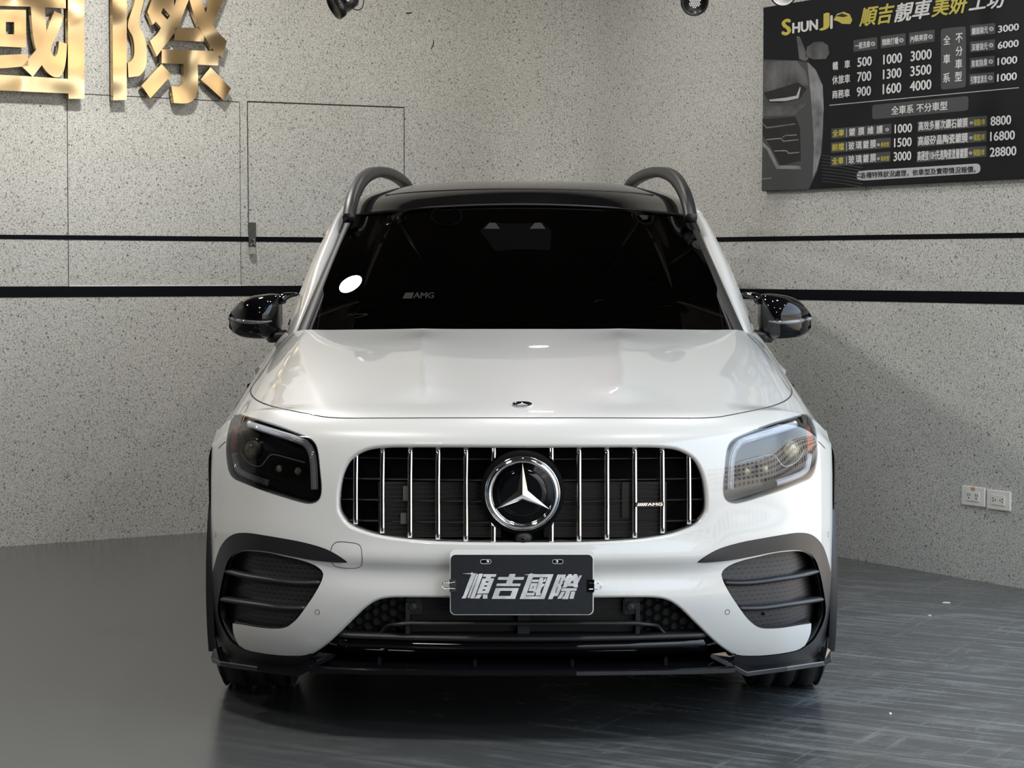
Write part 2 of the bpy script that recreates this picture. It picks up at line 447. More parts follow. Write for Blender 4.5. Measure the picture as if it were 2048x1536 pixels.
# where the two wall planes meet
_k = ((gr0 - gl0).x * TR.y - (gr0 - gl0).y * TR.x) / (TL.x * TR.y - TL.y * TR.x)
CORNER = gl0 + TL * _k
FR = 0.45                                                        # the corner is rounded
_h = math.acos(max(-1, min(1, TL.dot(TR)))) / 2
FT = FR * math.tan(_h); FC = CORNER - TL * FT + NL * FR; ARC = FR * 2 * _h
def wall_at(d, off=0.0):
    """distance along the wall from the start of the rounded corner"""
    if d <= 0: return CORNER - TL * FT + TL * d + NL * off
    if d >= ARC: return CORNER + TR * FT + TR * (d - ARC) + NR * off
    a = d / FR; n = Matrix.Rotation(-a, 3, 'Z') @ NL
    return FC - n * (FR - off)
def wall_mesh(name, d0, d1, z0, z1, thick, m, off=0.0):
    n = 2
    ds = [ARC * i / 64 for i in range(65)] + [d1] if d1 > 0 else [d0, d1]
    V = []; F = []
    for d in ds:
        f = wall_at(d, off); b = wall_at(d, off - thick)
        V += [Vector((f.x, f.y, z0)), Vector((f.x, f.y, z1)), Vector((b.x, b.y, z1)), Vector((b.x, b.y, z0))]
    for i in range(len(ds) - 1):
        a = i * 4; c = a + 4
        for j in range(4): F.append((a + j, c + j, c + (j + 1) % 4, a + (j + 1) % 4))
    F.append((0, 1, 2, 3)); k = (len(ds) - 1) * 4; F.append((k + 3, k + 2, k + 1, k))
    return structure(mk(name, V, F, m, smooth=False))
wall_mesh('wall_left', -9.0, 0.0, 0.0, CEIL, .15, M['wall'])
wr = wall_mesh('wall_right', 0.0, 4.6, 0.0, CEIL, .15, M['wall'])
def lw(px, py, off=0.0):
    p = at_plane(px, py, CORNER + NL * off, NL); return ((p - CORNER).dot(TL) + FT, p.z)
def rw(px, py, off=0.0):
    p = at_plane(px, py, CORNER + NR * off, NR); return ((p - CORNER).dot(TR) - FT + ARC, p.z)

# floor, ceiling, the closed left/back side of the shop
def quad(name, pts, m):
    bm = bmesh.new(); vs = [bm.verts.new(p) for p in pts]; bm.faces.new(vs)
    return structure(from_bm(name, bm, m))
_wl = wall_at(-9.0); _wr = wall_at(4.6)
fl = [(_wl.x, _wl.y), (CORNER.x, CORNER.y), (_wr.x, _wr.y), (_wr.x - .1, -9), (-9.5, -9)]
bm = bmesh.new()
top = [bm.verts.new((x, y, 0)) for x, y in fl][::-1]; bm.faces.new(top)
bot = [bm.verts.new((v.co.x, v.co.y, -.12)) for v in top]; bm.faces.new(bot[::-1])
for i in range(5): bm.faces.new((top[i], bot[i], bot[(i + 1) % 5], top[(i + 1) % 5]))
structure(from_bm('floor', bm, M['floor']))
bm = bmesh.new()
lo = [bm.verts.new((x, y, CEIL)) for x, y in fl]; bm.faces.new(lo)
hi = [bm.verts.new((x, y, CEIL + .12)) for x, y in fl]; bm.faces.new(hi[::-1])
for i in range(5): bm.faces.new((lo[i], hi[i], hi[(i + 1) % 5], lo[(i + 1) % 5]))
structure(from_bm('ceiling', bm, M['ceiling']))
def side_wall(name, a, b):
    a = Vector((a[0], a[1], 0)); b = Vector((b[0], b[1], 0)); t = (b - a).normalized(); n = Vector((-t.y, t.x, 0)) * .15
    bm = bmesh.new()
    q = [bm.verts.new(p) for p in (a, b, b + n, a + n)]; r = [bm.verts.new(v.co + Vector((0, 0, CEIL))) for v in q]
    bm.faces.new(q[::-1]); bm.faces.new(r)
    for i in range(4): bm.faces.new((q[i], q[(i + 1) % 4], r[(i + 1) % 4], r[i]))
    bmesh.ops.recalc_face_normals(bm, faces=bm.faces)
    return structure(from_bm(name, bm, M['darkwall']))
side_wall('wall_side', fl[0], fl[4]); side_wall('wall_back', fl[4], (fl[3][0], -9)); side_wall('wall_front', (-9.3, -3.0), (1.4, -3.0))

# black painted bands round both walls
def band(name, L0, L1, R0, R1):
    """(px, top, bottom) samples on the left and right walls"""
    P = []
    for (x, t, b) in (L0, L1): P.append((lw(x, t)[0], lw(x, t)[1], lw(x, b)[1]))
    for (x, t, b) in (R0, R1): P.append((rw(x, t)[0], rw(x, t)[1], rw(x, b)[1]))
    e0 = tuple(P[0][i] - (P[1][i] - P[0][i]) * .8 for i in range(3)); e1 = tuple(P[3][i] + (P[3][i] - P[2][i]) * .8 for i in range(3))
    P = [e0] + P + [e1]
    if e1[0] > 4.6: P[5] = tuple(P[4][i] + (e1[i] - P[4][i]) * ((4.6 - P[4][0]) / (e1[0] - P[4][0])) for i in range(3))
    V = []; F = []; n = 0
    ds = sorted(set([p[0] for p in P] + [ARC * i / 20 for i in range(21)]))
    for d in ds:
        for a, b in zip(P, P[1:]):
            if a[0] - 1e-6 <= d <= b[0] + 1e-6:
                k = (d - a[0]) / (b[0] - a[0]); zt = a[1] + (b[1] - a[1]) * k; zb = a[2] + (b[2] - a[2]) * k; break
        f = wall_at(d, .002); g = wall_at(d, -.004)
        V += [Vector((f.x, f.y, zb)), Vector((f.x, f.y, zt)), Vector((g.x, g.y, zt)), Vector((g.x, g.y, zb))]
    for i in range(len(ds) - 1):
        a = i * 4; c = a + 4
        for j in range(4): F.append((a + j, c + j, c + (j + 1) % 4, a + (j + 1) % 4))
    structure(mk(name, V, F, M['band'], smooth=False))
band('trim_1', (0, 469.3, 478), (636, 474.5, 484.6), (1436, 474.4, 483.6), (2048, 465.3, 475.7))
band('trim_2', (0, 573, 595), (591, 571.5, 591.5), (1480, 577.6, 597.5), (2048, 584, 609))
# joints of the flush panels and the concealed door in the left wall, and a few small marks
_tn = [2]
def joint(x0, y0, x1, y1, w, m='seam', off=.0015):
    _tn[0] += 1
    a = lw(x0, y0); b = lw(x1, y1); p0 = wall_at(a[0], off); p1 = wall_at(b[0], off); p0.z = a[1]; p1.z = b[1]
    t = (p1 - p0).normalized(); s = NL.cross(t) * (w / 2); g = NL * .004
    V = [p0 - s, p1 - s, p1 + s, p0 + s]; V += [v - g for v in V]
    F = [(0, 1, 2, 3), (7, 6, 5, 4), (0, 4, 5, 1), (1, 5, 6, 2), (2, 6, 7, 3), (3, 7, 4, 0)]
    return structure(mk('trim_%d' % _tn[0], V, F, M[m], smooth=False))
joint(134, 185, 137, 573, .003); joint(133, 186, 478, 204, .003); joint(479, 203, 482, 572, .002)
joint(494, 203, 808, 215, .006); joint(494.5, 204, 497, 470, .004); joint(808, 214, 808.5, 640, .0035)
joint(138, 572, 482, 571, .004, 'p_white', .0028)
joint(812, 27, 823, 25.5, .007); joint(867, 80, 866, 91, .004); joint(866, 91, 862, 98, .005)  # a dark mark and a small crack in the wall, not joints

# ------------------------------------------------------------------ gold sign characters on the left wall
def lw3(d, z, off): p = wall_at(d, off); return Vector((p.x, p.y, z))
GS = 700 / 2048.0          # tracing was made on an enlarged view
GOFF = .055
def gold(name, label, polys):
    root_px = polys[0][0][0]; d0, z0 = lw(root_px[0] * GS, root_px[1] * GS, GOFF)
    e = empty(name, lw3(d0, z0, 0), label, 'sign character', 'gold sign characters')
    for loops in polys:
        L2 = []
        for lp in loops:
            q = bezel_loop([Vector((x, y, 0)) for x, y in lp], 14, True, 42)
            L2.append([lw(p.x * GS, p.y * GS, GOFF) for p in q])
        V, F = slab_vf(L2, lambda d, z, t: lw3(d, z, t), .022, GOFF)
        V = [v - e.location for v in V]
        st = mk('stroke', V, F, M['gold'], e, smooth=False)
        # stand-off pin that carries the stroke
        xs = [p[0] for p in L2[0]]; zs = [p[1] for p in L2[0]]
        v, tr = poly_tris(L2); best = max(tr, key=lambda t: abs((v[t[1]] - v[t[0]]).cross(v[t[2]] - v[t[0]])))
        c = (v[best[0]] + v[best[1]] + v[best[2]]) / 3
        tube('standoff_pin', [lw3(c[0], c[1], -.01) - e.location, lw3(c[0], c[1], .03) - e.location], .006, M['blackpowder'], st)
    return e
gold('sign_character', 'large polished gold character with a boxed outer frame, cut by the left edge', [
    [[(397, -330), (492, -330), (495, 578), (402, 578), (400, 547), (0, 529), (-420, 512), (-420, -330), (-330, -330), (-330, 424), (0, 437), (398, 462)]],
    [[(-280, -60), (385, -52), (385, 50), (262, 43), (180, 39), (-280, 28)]],
    [[(-200, 52), (152, 58), (154, 279), (-200, 262)], [(34, 128), (83, 129), (83, 201), (34, 200)]],
    [[(-270, 335), (0, 323), (162, 314), (166, 385), (0, 400), (-270, 408)]],
    [[(180, 38), (262, 42), (272, 182), (318, 64), (375, 90), (342, 185), (298, 285), (306, 320), (322, 333), (336, 310), (345, 240), (392, 257), (386, 350), (372, 418), (348, 452), (310, 448), (275, 422), (245, 380), (192, 450), (128, 388), (175, 335), (212, 290), (196, 220), (186, 120)]],
])
gold('sign_character', 'polished gold character right of the boxed one, beside a concealed door', [
    [[(655, -330), (742, -330), (742, 585), (663, 587)]],
    [[(748, 150), (795, -40), (742, -140), (742, -240), (860, -240), (880, -150), (842, 0), (815, 145), (838, 195), (856, 265), (858, 350), (845, 410), (815, 445), (752, 453), (748, 368), (772, 352), (784, 325), (786, 270), (776, 215)]],
    [[(862, 70), (905, -40), (960, -150), (1050, -130), (1020, -50), (1020, 35), (1050, -60), (1130, -60), (1088, 40), (1046, 150), (1000, 222), (945, 292), (918, 330), (877, 240), (922, 195), (942, 162), (912, 125), (895, 145)], [(955, 45), (995, 92), (980, 115), (942, 76)]],
    [[(1106, -60), (1160, -60), (1204, 76), (1238, -40), (1330, -80), (1305, 5), (1246, 140), (1272, 182), (1328, 240), (1302, 338), (1255, 300), (1198, 215), (1160, 150), (1112, 10)]],
    [[(1026, 162), (1162, 164), (1195, 216), (1193, 244), (1018, 235)]],
    [[(946, 288), (1255, 298), (1279, 322), (1277, 384), (1156, 378), (1157, 525), (1140, 573), (1108, 601), (1018, 602), (1003, 505), (1045, 508), (1068, 490), (1074, 450), (1074, 374), (946, 370)]],
    [[(945, 374), (1005, 437), (880, 575), (828, 500)]],
    [[(1232, 393), (1352, 517), (1310, 587), (1175, 465)]],
])

# ------------------------------------------------------------------ hasp and padlock on the concealed door
def lbox(name, px0, py0, px1, py1, o0, o1, m, parent=None, bev=.001):
    """box lying on the left wall"""
    a = lw(px0, py1, o1); b = lw(px1, py0, o1)
    c = lw3((a[0] + b[0]) / 2, (a[1] + b[1]) / 2, (o0 + o1) / 2)
    bm = bmesh.new(); bm_box(bm, (-(b[0] - a[0]) / 2, -(o1 - o0) / 2, -(b[1] - a[1]) / 2), ((b[0] - a[0]) / 2, (o1 - o0) / 2, (b[1] - a[1]) / 2), bev)
    o = from_bm(name, bm, m, parent); R = Matrix((TL, -NL, Vector((0, 0, 1)))).transposed()
    o.matrix_local = Matrix.Translation(c - (parent.location if parent else Vector())) @ R.to_4x4()
    return o
d, z = lw(504, 470)
hasp = empty('door_hasp', lw3(d, z, 0), 'dull grey steel hasp on the concealed door, crossing the upper black band', 'hasp')
lbox('hinge_plate', 497.5, 445, 512, 452, 0, .006, M['hasp'], hasp)
lbox('strap', 497.8, 447, 512, 494, .006, .010, M['hasp'], hasp)
def lp(px, py, off): d, z = lw(px, py, off); return lw3(d, z, off)
ev = hasp.location
tube('staple', [lp(503.5, 479, .008) - ev, lp(503.5, 478, .022) - ev, lp(506, 477.3, .028) - ev, lp(508.5, 480, .028) - ev, lp(508.8, 485, .022) - ev, lp(508.5, 487, .008) - ev], .003, M['chrome'], hasp)
d, z = lw(506, 503)
lock = empty('padlock', lw3(d, z, .02), 'small pale brass padlock hanging from the steel hasp', 'padlock')
ev = lock.location
b = lbox('lock_body', 501, 494, 511.5, 509.5, .014, .032, M['brass'], lock, .003)
tube('shackle', catmull([lp(502.2, 496, .023) - ev, lp(502.4, 489, .023) - ev, lp(504.5, 486.8, .023) - ev, lp(508, 487, .023) - ev, lp(510.3, 489.5, .023) - ev, lp(510.5, 496, .023) - ev], 5), .0028, M['chrome'], lock)

# ------------------------------------------------------------------ sockets on the right wall
def rw3(d, z, off): p = wall_at(d, off); return Vector((p.x, p.y, z))
RR = Matrix((TR, -NR, Vector((0, 0, 1)))).transposed()
def rbox(name, d0, z0, d1, z1, o0, o1, m, parent, bev=.001):
    c = rw3((d0 + d1) / 2, (z0 + z1) / 2, (o0 + o1) / 2) - parent.location
    bm = bmesh.new(); bm_box(bm, (-(d1 - d0) / 2, -(o1 - o0) / 2, -(z1 - z0) / 2), ((d1 - d0) / 2, (o1 - o0) / 2, (z1 - z0) / 2), bev)
    o = from_bm(name, bm, m, parent); o.matrix_local = Matrix.Translation(c) @ RR.to_4x4(); return o
def outlet(px0, py0, px1, py1, label, vert, stain):
    d0, z0 = rw(px0, py1 - 7.5, .008); d1, z1 = rw(px1, py0 + 7.5, .008)
    zc = (rw(px0, (py0 + py1) / 2 - 3, .008)[1] + rw(px1, (py0 + py1) / 2 + 4, .008)[1]) / 2
    hgt = .080; dc = (d0 + d1) / 2; w = d1 - d0
    e = empty('wall_socket', rw3(dc, zc, 0), label, 'socket')
    rbox('cover_plate', d0, zc - hgt / 2, d1, zc + hgt / 2, 0, .009, M['ivory'], e, .003)
    ins = rbox('socket_insert', dc - w * .28, zc - .020, dc + w * .28, zc + .020, .009, .012, M['ivory'], e, .001)
    for k in (-1, 1):
        for q in ((-.005, .005, .0018, .005), (.006, .005, .0018, .005), (.0, -.008, .003, .003)):
            x = dc + k * w * .16 + (q[0] if vert else q[1] * k); zz = zc + (q[1] if vert else q[0])
            hw, hh = (q[2], q[3]) if vert else (q[3] * .7, q[2] * 1.2)
            rbox('slot', x - hw, zz - hh, x + hw, zz + hh, .0115, .0125, M['slot'], e, 0)
    if stain:
        rbox('tape_scrap', dc - .012, zc + .022, dc + .012, zc + .037, .009, .010, mat('tan_tape', (.55, .36, .26), .6), e, 0)
    return e
outlet(1923, 971, 1970, 1013, 'ivory double wall socket with a scrap of tan tape on its cover', True, True)
outlet(1973, 979, 2021, 1021, 'plain ivory double wall socket, right one of the pair above the floor', False, False)

# ------------------------------------------------------------------ price board on the right wall
BOFF = .025
bo_bl = rw(1524, 383, BOFF); bo_tl = rw(1527, 15, BOFF); bo_br = rw(2048, 357, BOFF)
bd0, bd1 = (bo_bl[0] + bo_tl[0]) / 2, rw(2068, 357, BOFF)[0]
bz0, bz1 = (bo_bl[1] + bo_br[1]) / 2, bo_tl[1]
board = empty('price_board', rw3((bd0 + bd1) / 2, bz0, 0), 'large black printed price board with yellow and white lettering on the right wall', 'price board')
rbox('panel', bd0, bz0, bd1, bz1, 0, BOFF, M['board'], board, .0015)
def Bp(x, y):      # point of the enlarged view of the board -> wall coordinates
    return rw(1500 + x / 3.737, y / 3.737, BOFF)
def bprint(name, loops, m, lift=.0010):
    L2 = [[Bp(x, y) for x, y in lp] for lp in loops]
    V, F = slab_vf(L2, lambda d, z, t: rw3(d, z, t) - board.location, BOFF - .001, BOFF + lift)
    return mk(name, V, F, M[m], board, smooth=False)
def btext(s, x0, yb, x1, yt, m='p_white', bold=.022, shear=0.0, lift=.0022, name='lettering'):
    """x0, yb: lower left corner, x1, yt: upper right corner in the enlarged view"""
    a = Bp(x0, yb); b = Bp(x1, yt)
    P, F = text_vf(s, bold, shear)
    V = [rw3(a[0] + (b[0] - a[0]) * x, a[1] + (b[1] - a[1]) * y, BOFF + lift + l) - board.location for x, y, l in P]
    return mk(name, V, F, M[m], board, smooth=False)
def rbar(x0, y0, x1, y1, sl, r=12, m='p_grey', name='label_plate', lift=.0010):
    """rounded bar given at its left edge (y0..y1) with slope sl"""
    pts = []
    w = x1 - x0
    for cx, cy, a0 in ((r, r, 180), (w - r, r, 270), (w - r, y1 - y0 - r, 0), (r, y1 - y0 - r, 90)):
        for k in range(5):
            a = math.radians(a0 + k * 22.5); X = cx + r * math.cos(a); Y = cy + r * math.sin(a)
            pts.append((x0 + X, y0 + Y + sl * X))
    return bprint(name, [pts], m, lift)
def dot(x, y, r):
    ring = [(x + r * math.cos(a * math.pi / 8), y + r * math.sin(a * math.pi / 8)) for a in range(16)]
    tri = [(x - r * .3, y - r * .55), (x + r * .55, y), (x - r * .3, y + r * .55)]
    bprint('arrow_mark', [ring, tri], 'p_pale', .0024)
# title
T0 = dict(bold=.030, shear=.25)
btext('順吉', 818, 205, 1085, 18, 'p_yellow', **T0)
btext('靚車', 1080, 170, 1365, -14, 'p_white', **T0)
btext('美妍', 1358, 132, 1640, -55, 'p_yellow', **T0)
btext('工坊', 1636, 92, 1925, -92, 'p_white', **T0)
# word mark
btext('S', 238, 270, 312, 135, 'p_yellow', .05); btext('HUN', 318, 252, 512, 142, 'p_white', .045)
btext('J', 520, 232, 598, 92, 'p_yellow', .05); btext('I', 602, 218, 622, 112, 'p_white', .05)
bprint('word_mark_swoosh', [[(625, 150), (650, 105), (700, 88), (745, 105), (765, 150), (750, 180), (690, 178), (660, 160)]], 'p_yellow')
bprint('word_mark_swoosh', [[(640, 120), (690, 100), (735, 118), (700, 128)]], 'p_black', .0018)
# upper table
for s, x0, x1, y0, y1 in (('一般洗車', 775, 952, 300, 388), ('精緻打蠟', 978, 1164, 272, 362), ('內裝美容', 1190, 1381, 246, 335)):
    rbar(x0, y0, x1, y1, -.13, 6)
    btext(s, x0 + 12, y1 - 18, x1 - 50, y0 + 4, bold=.03)
    dot(x1 - 30, (y0 + y1) / 2 - 16, 17)
for s, x0, yb, x1, yt in (('轎', 620, 527, 662, 458), ('車', 708, 514, 752, 446), ('休旅車', 617, 634, 752, 552), ('商務車', 617, 740, 750, 662)):
    btext(s, x0, yb, x1, yt, bold=.022)
for s, x0, yb, x1, yt in (('500', 805, 502, 914, 418), ('1000', 998, 484, 1140, 392), ('3000', 1203, 460, 1362, 364),
                          ('700', 803, 614, 910, 528), ('1300', 996, 594, 1136, 504), ('3500', 1201, 572, 1360, 478),
                          ('900', 800, 724, 908, 640), ('1600', 994, 706, 1134, 614), ('4000', 1197, 684, 1360, 591)):
    btext(s, x0, yb, x1, yt, bold=.028, name='price_digits')
rbar(1428, 215, 1615, 672, -.105, 22)
for s, xc, y in (('全', 1475, 300), ('車', 1474, 442), ('系', 1472, 582), ('不', 1566, 285), ('分', 1566, 383), ('車', 1563, 478), ('型', 1561, 572)):
    btext(s, xc - 27, y + 38, xc + 27, y - 40, bold=.025)
for s, n, x0, yt, yb in (('鏡面拋光', '3000', 1648, 190, 270), ('深層拋光', '6000', 1646, 312, 392), ('臭氧除臭', '1000', 1644, 434, 514), ('引擎室清洗', '1000', 1641, 556, 636)):
    rbar(x0, yt, x0 + 186, yb, -.10, 6)
    btext(s, x0 + 12, yb - 8, x0 + 134, yt + 2, bold=.03)
    dot(x0 + 158, (yt + yb) / 2 - 14, 17)
    btext(n, x0 + 208, yb - 24, x0 + 366 - (8 if n == '1000' else 0), yt - 18, bold=.028, name='price_digits')
bprint('rule', [[(595, 784), (2010, 652), (2010, 658), (595, 790)]], 'p_pale')
rbar(915, 785, 1633, 893, -.0945, 20)
btext('全車系', 1058, 860, 1226, 778, bold=.025); btext('不分車型', 1246, 842, 1480, 755, bold=.025)
# lower tables
for k, (a, s, tail, n, y) in enumerate((('全車', '鍍膜維護', '', '1000', 962), ('前擋', '玻璃鍍膜', '長效型', '1500', 1066), ('全車', '玻璃鍍膜', '長效型', '3000', 1170))):
    rbar(610 - 3 * k, y, 1058 - 4 * k, y + 76, -.085, 6)
    btext(a, 618 - 2 * k, y + 62, 708 - 2 * k, y + 2, 'p_yellow', .03)
    bprint('rule', [[(722, y + 2), (726, y + 2), (726, y + 62), (722, y + 62)]], 'p_pale', .002)
    if not tail:
        for q, ch in enumerate(s): btext(ch, 742 + q * 69, y + 56 - q * 6, 790 + q * 69, y - 8 - q * 6, bold=.022)
        dot(1028, y + 7, 13)
    else:
        for q, ch in enumerate(s): btext(ch, 738 + q * 54, y + 56 - q * 4.6, 784 + q * 54, y - 10 - q * 4.6, bold=.022)
        dot(962, y + 16, 11); btext(tail, 980, y + 34, 1044, y - 6, 'p_yellow', .02)
    btext(n, 1083 - 4 * k, y + 36, 1215 - 3 * k, y - 42, bold=.028, name='price_digits')
for k, (s, tail, n, y, x1, yo) in enumerate((('高效多層次鑽石鍍膜', '保固1年', '8800', 908, 1956, 0), ('高級矽晶陶瓷鍍膜', '保固2年', '16800', 1020, 1984, 2), ('高硬度10H先進陶瓷塗層鍍膜', '保固3年', '28800', 1134, 1995, 6))):
    rbar(1254 - 3 * k, y, 1772 - 2 * k, y + 80, -.085, 6)
    btext(s, 1262 - 4 * k, y + 70, 1632, y - 30, bold=.026)
    dot(1657 - 3 * k, y + 10, 12); btext(tail, 1674 - 2 * k, y + 34, 1762 - 2 * k, y - 22, 'p_yellow', .02)
    btext(n, 1800 - 3 * k, y + 34 + yo, x1, y - 50 + yo, bold=.028, name='price_digits')
rbar(800, 1278, 1722, 1352, -.062, 30, 'p_pale')
btext('各種特殊狀況處理，依車型及實際情況報價。', 830, 1335, 1690, 1240, 'p_black', .012)
# printed picture of a dark car corner along the left edge of the board
bprint('print_picture', [[(103, 445), (360, 452), (440, 470), (500, 530), (545, 640), (552, 780), (548, 950), (536, 1150), (500, 1290), (440, 1415), (88, 1425)]], 'p_grey')
bprint('print_picture', [[(103, 460), (350, 455), (420, 540), (440, 640), (300, 640), (103, 690)]], 'p_mid', .0015)
bprint('print_picture', [[(430, 460), (490, 520), (545, 640), (552, 800), (545, 1000), (530, 1150), (500, 1270), (470, 1330), (480, 1100), (470, 900), (455, 700)]], 'p_light', .0015)
bprint('print_picture', [[(105, 695), (360, 615), (425, 660), (370, 740), (230, 770), (145, 765)]], 'p_black', .0019)
bprint('print_picture', [[(145, 745), (270, 730), (350, 715), (375, 650), (382, 655), (365, 735), (270, 755), (150, 757)]], 'p_pale', .0024)
bprint('print_picture', [[(100, 800), (430, 780), (340, 860), (100, 870)]], 'p_mid', .0019)
bprint('print_picture', [[(95, 890), (340, 870), (375, 960), (380, 1200), (230, 1240), (160, 1100), (95, 1010)]], 'p_black', .0019)
for q in ([(95, 915), (130, 950), (340, 922), (340, 930), (128, 960), (95, 925)], [(125, 1040), (235, 1030), (255, 1052), (365, 1040), (365, 1047), (252, 1060), (232, 1038), (125, 1047)],
          [(245, 1020), (270, 1008), (352, 1005), (352, 1012), (270, 1016), (248, 1030)], [(185, 1125), (275, 1122), (295, 1142), (370, 1135), (370, 1143), (292, 1150), (272, 1130), (185, 1132)],
          [(90, 1055), (150, 1110), (215, 1235), (380, 1240), (385, 1265), (200, 1262), (130, 1120), (90, 1085)], [(90, 1335), (160, 1328), (160, 1335), (90, 1342)]):
    bprint('print_picture', [q], 'p_light', .0024)
bprint('print_picture', [[(415, 420), (430, 350), (480, 315), (540, 310), (585, 340), (595, 400), (570, 440), (480, 445)]], 'p_mid', .0019)
bprint('print_picture', [[(350, 270), (375, 275), (440, 440), (415, 460), (370, 440)]], 'p_mid', .0019)
for k in range(9):   # fine contour lines of the print
    y = 1160 + k * 24
    q = [(540, y), (700, y + 18), (850, y + 44), (850 - 20, y + 48), (700, y + 22), (540, y + 4)]
    bprint('contour_line', [q], 'p_grey', .0014)

# ------------------------------------------------------------------ spotlights hanging in front of the walls
def spotlight(px, py, Y, aim, label, r=.052, face=False, ring='blackpowder'):
    c = at_depth(px, py, Y)
    e = empty('spotlight', c, label, 'spotlight', 'ceiling spotlights')
    ax = Vector(aim).normalized(); mtx = ax.to_track_quat('Z', 'Y').to_matrix().to_4x4()
    V, F = lathe_vf([(.012, -.085), (.030, -.082), (.040, -.070), (.044, -.045), (.044, -.012), (r, -.008), (r + .002, 0), (r + .002, .022), (r - .004, .024), (r - .008, .014), (.010, .008)], 28, mtx)
    mk('lamp_head', V, F, M['blackpowder'], e)
    V, F = lathe_vf([(r - .003, .0165), (r - .003, .023), (r - .006, .0245), (r - .008, .0165)], 28, mtx); mk('bezel_ring', V, F, M[ring], e)
    V, F = lathe_vf([(r - .010, .010), (r - .012, .0145), (.001, .0155)], 24, mtx); mk('front_glass', V, F, M['satin'] if not face else M['blackpowder'], e)
    if face:
        led = []
        Vv = []; Ff = []
        for q in range(-3, 4):
            for s in range(-3, 4):
                x = (q + .5 * (s % 2)) * .0082; y = s * .0072
                if x * x + y * y < .024 ** 2:
                    a, b = lathe_vf([(.0042, .014), (.0036, .0175), (.0015, .019)], 8, mtx @ Matrix.Translation((x, y, 0)))
                    o = len(Vv); Vv += a; Ff += [tuple(i + o for i in f) for f in b]
        mk('led_cluster', Vv, Ff, M['led'], e)
    # fork, stem and ceiling plate
    up = Vector((0, 0, 1)); side = ax.cross(up).normalized()
    for s in (-1, 1):
        p0 = -ax * .03 + side * (.046 * s)
        pts = [p0, p0 + up * .055, Vector((0, 0, .085)) + side * (.03 * s) - ax * .03, Vector((0, 0, .09)) - ax * .03]
        V, F = sweep(pts, [(-.010, -.002), (.010, -.002), (.010, .002), (-.010, .002)], up=side); mk('fork_arm', V, F, M['blackpowder'], e, smooth=False)
        V, F = lathe_vf([(.009, 0), (.009, .006), (.004, .008)], 12, Matrix.Translation(p0) @ (side * s).to_track_quat('Z', 'Y').to_matrix().to_4x4()); mk('pivot_bolt', V, F, M['satin'], e)
    top = CEIL - c.z
    tube('stem', [Vector((0, 0, .088)) - ax * .03, Vector((0, 0, top)) - ax * .03], .009, M['blackpowder'], e)
    V, F = lathe_vf([(.045, top - .02), (.05, top - .012), (.05, top)], 24, Matrix.Translation(-ax * .03)); mk('ceiling_plate', V, F, M['blackpowder'], e)
    return e, c
s1, c1 = spotlight(676, 10, 8.9, (-.80, -.30, -.50), 'black spotlight at the top edge beside the gold characters, seen from the side')
tube('power_cable', catmull([Vector((.05, .03, -.0)), Vector((.06, .03, -.012)), Vector((.082, .03, -.016)), Vector((.098, .03, .0)), Vector((.098, .03, .05)), Vector((.06, .03, .12))], 6), .0022, M['blackpowder'], s1)
s2, c2 = spotlight(1388, 2, 8.9, (.12, -.86, -.40), 'black spotlight with a white LED cluster at the top edge beside the price board', .054, True)

spotlight(1566, -15, 8.9, (-.05, -.86, -.5), 'silver-rimmed spotlight just peeping in over the upper left corner of the price board', .050, False, 'acrylic')

# ------------------------------------------------------------------ scraps lying on the floor
def flake(px, py, w, d, rot, label, name='paint_flake'):
    c = at_floor(px, py); rnd = random.Random(px); n = 7
    top = [(math.cos(2 * math.pi * k / n) * w * (.7 + .5 * rnd.random()), math.sin(2 * math.pi * k / n) * d * (.7 + .5 * rnd.random())) for k in range(n)]
    V = [Vector((x, y, 0)) for x, y in top] + [Vector((x * .9, y * .9, .0015 + .002 * rnd.random())) for x, y in top]
    F = [tuple(range(n))[::-1], tuple(range(n, 2 * n))] + [(i, (i + 1) % n, n + (i + 1) % n, n + i) for i in range(n)]
    o = mk(name, V, F, M['acrylic'], None, smooth=False); o.location = (c.x, c.y, 0); o.rotation_euler = (0, 0, rot)
    return tag(o, label, 'scrap')
flake(1893, 1205.5, .014, .006, -.3, 'long white paint flake on the floor near the right wall')
flake(1859, 1231, .006, .008, .4, 'small round white flake between the right wall and the car')
flake(1780, 1427, .0055, .006, -.2, 'white flake on the streaked floor in front of the right tyre')
# ================================================================== THE CAR
Y0 = 5.83; CX = 0.028
car = empty('car', (CX, Y0, 0), 'white compact SUV with black roof parked nose first facing the camera', 'car')
ORG = Vector((CX, Y0, 0))
def cl(px, py, y): return at_depth(px, py, Y0 + y) - ORG      # pixel + distance behind the nose -> car place
def Z2(X, Y): return (1040 + X / 2.477, 780 + Y / 2.477)     # enlarged view of the front right quarter
def z2(pts): return [Z2(*p) for p in pts]

# ---- control net of the painted front shell (right half): columns run from the middle round the corner
XC = np.array([0, .15, .30, .45, .56, .65, .72, .78, .83, .865, .89, .902, .905, .906])
PC = np.array([0, .004, .02, .048, .080, .122, .17, .235, .31, .385, .45, .52, .60, .75])
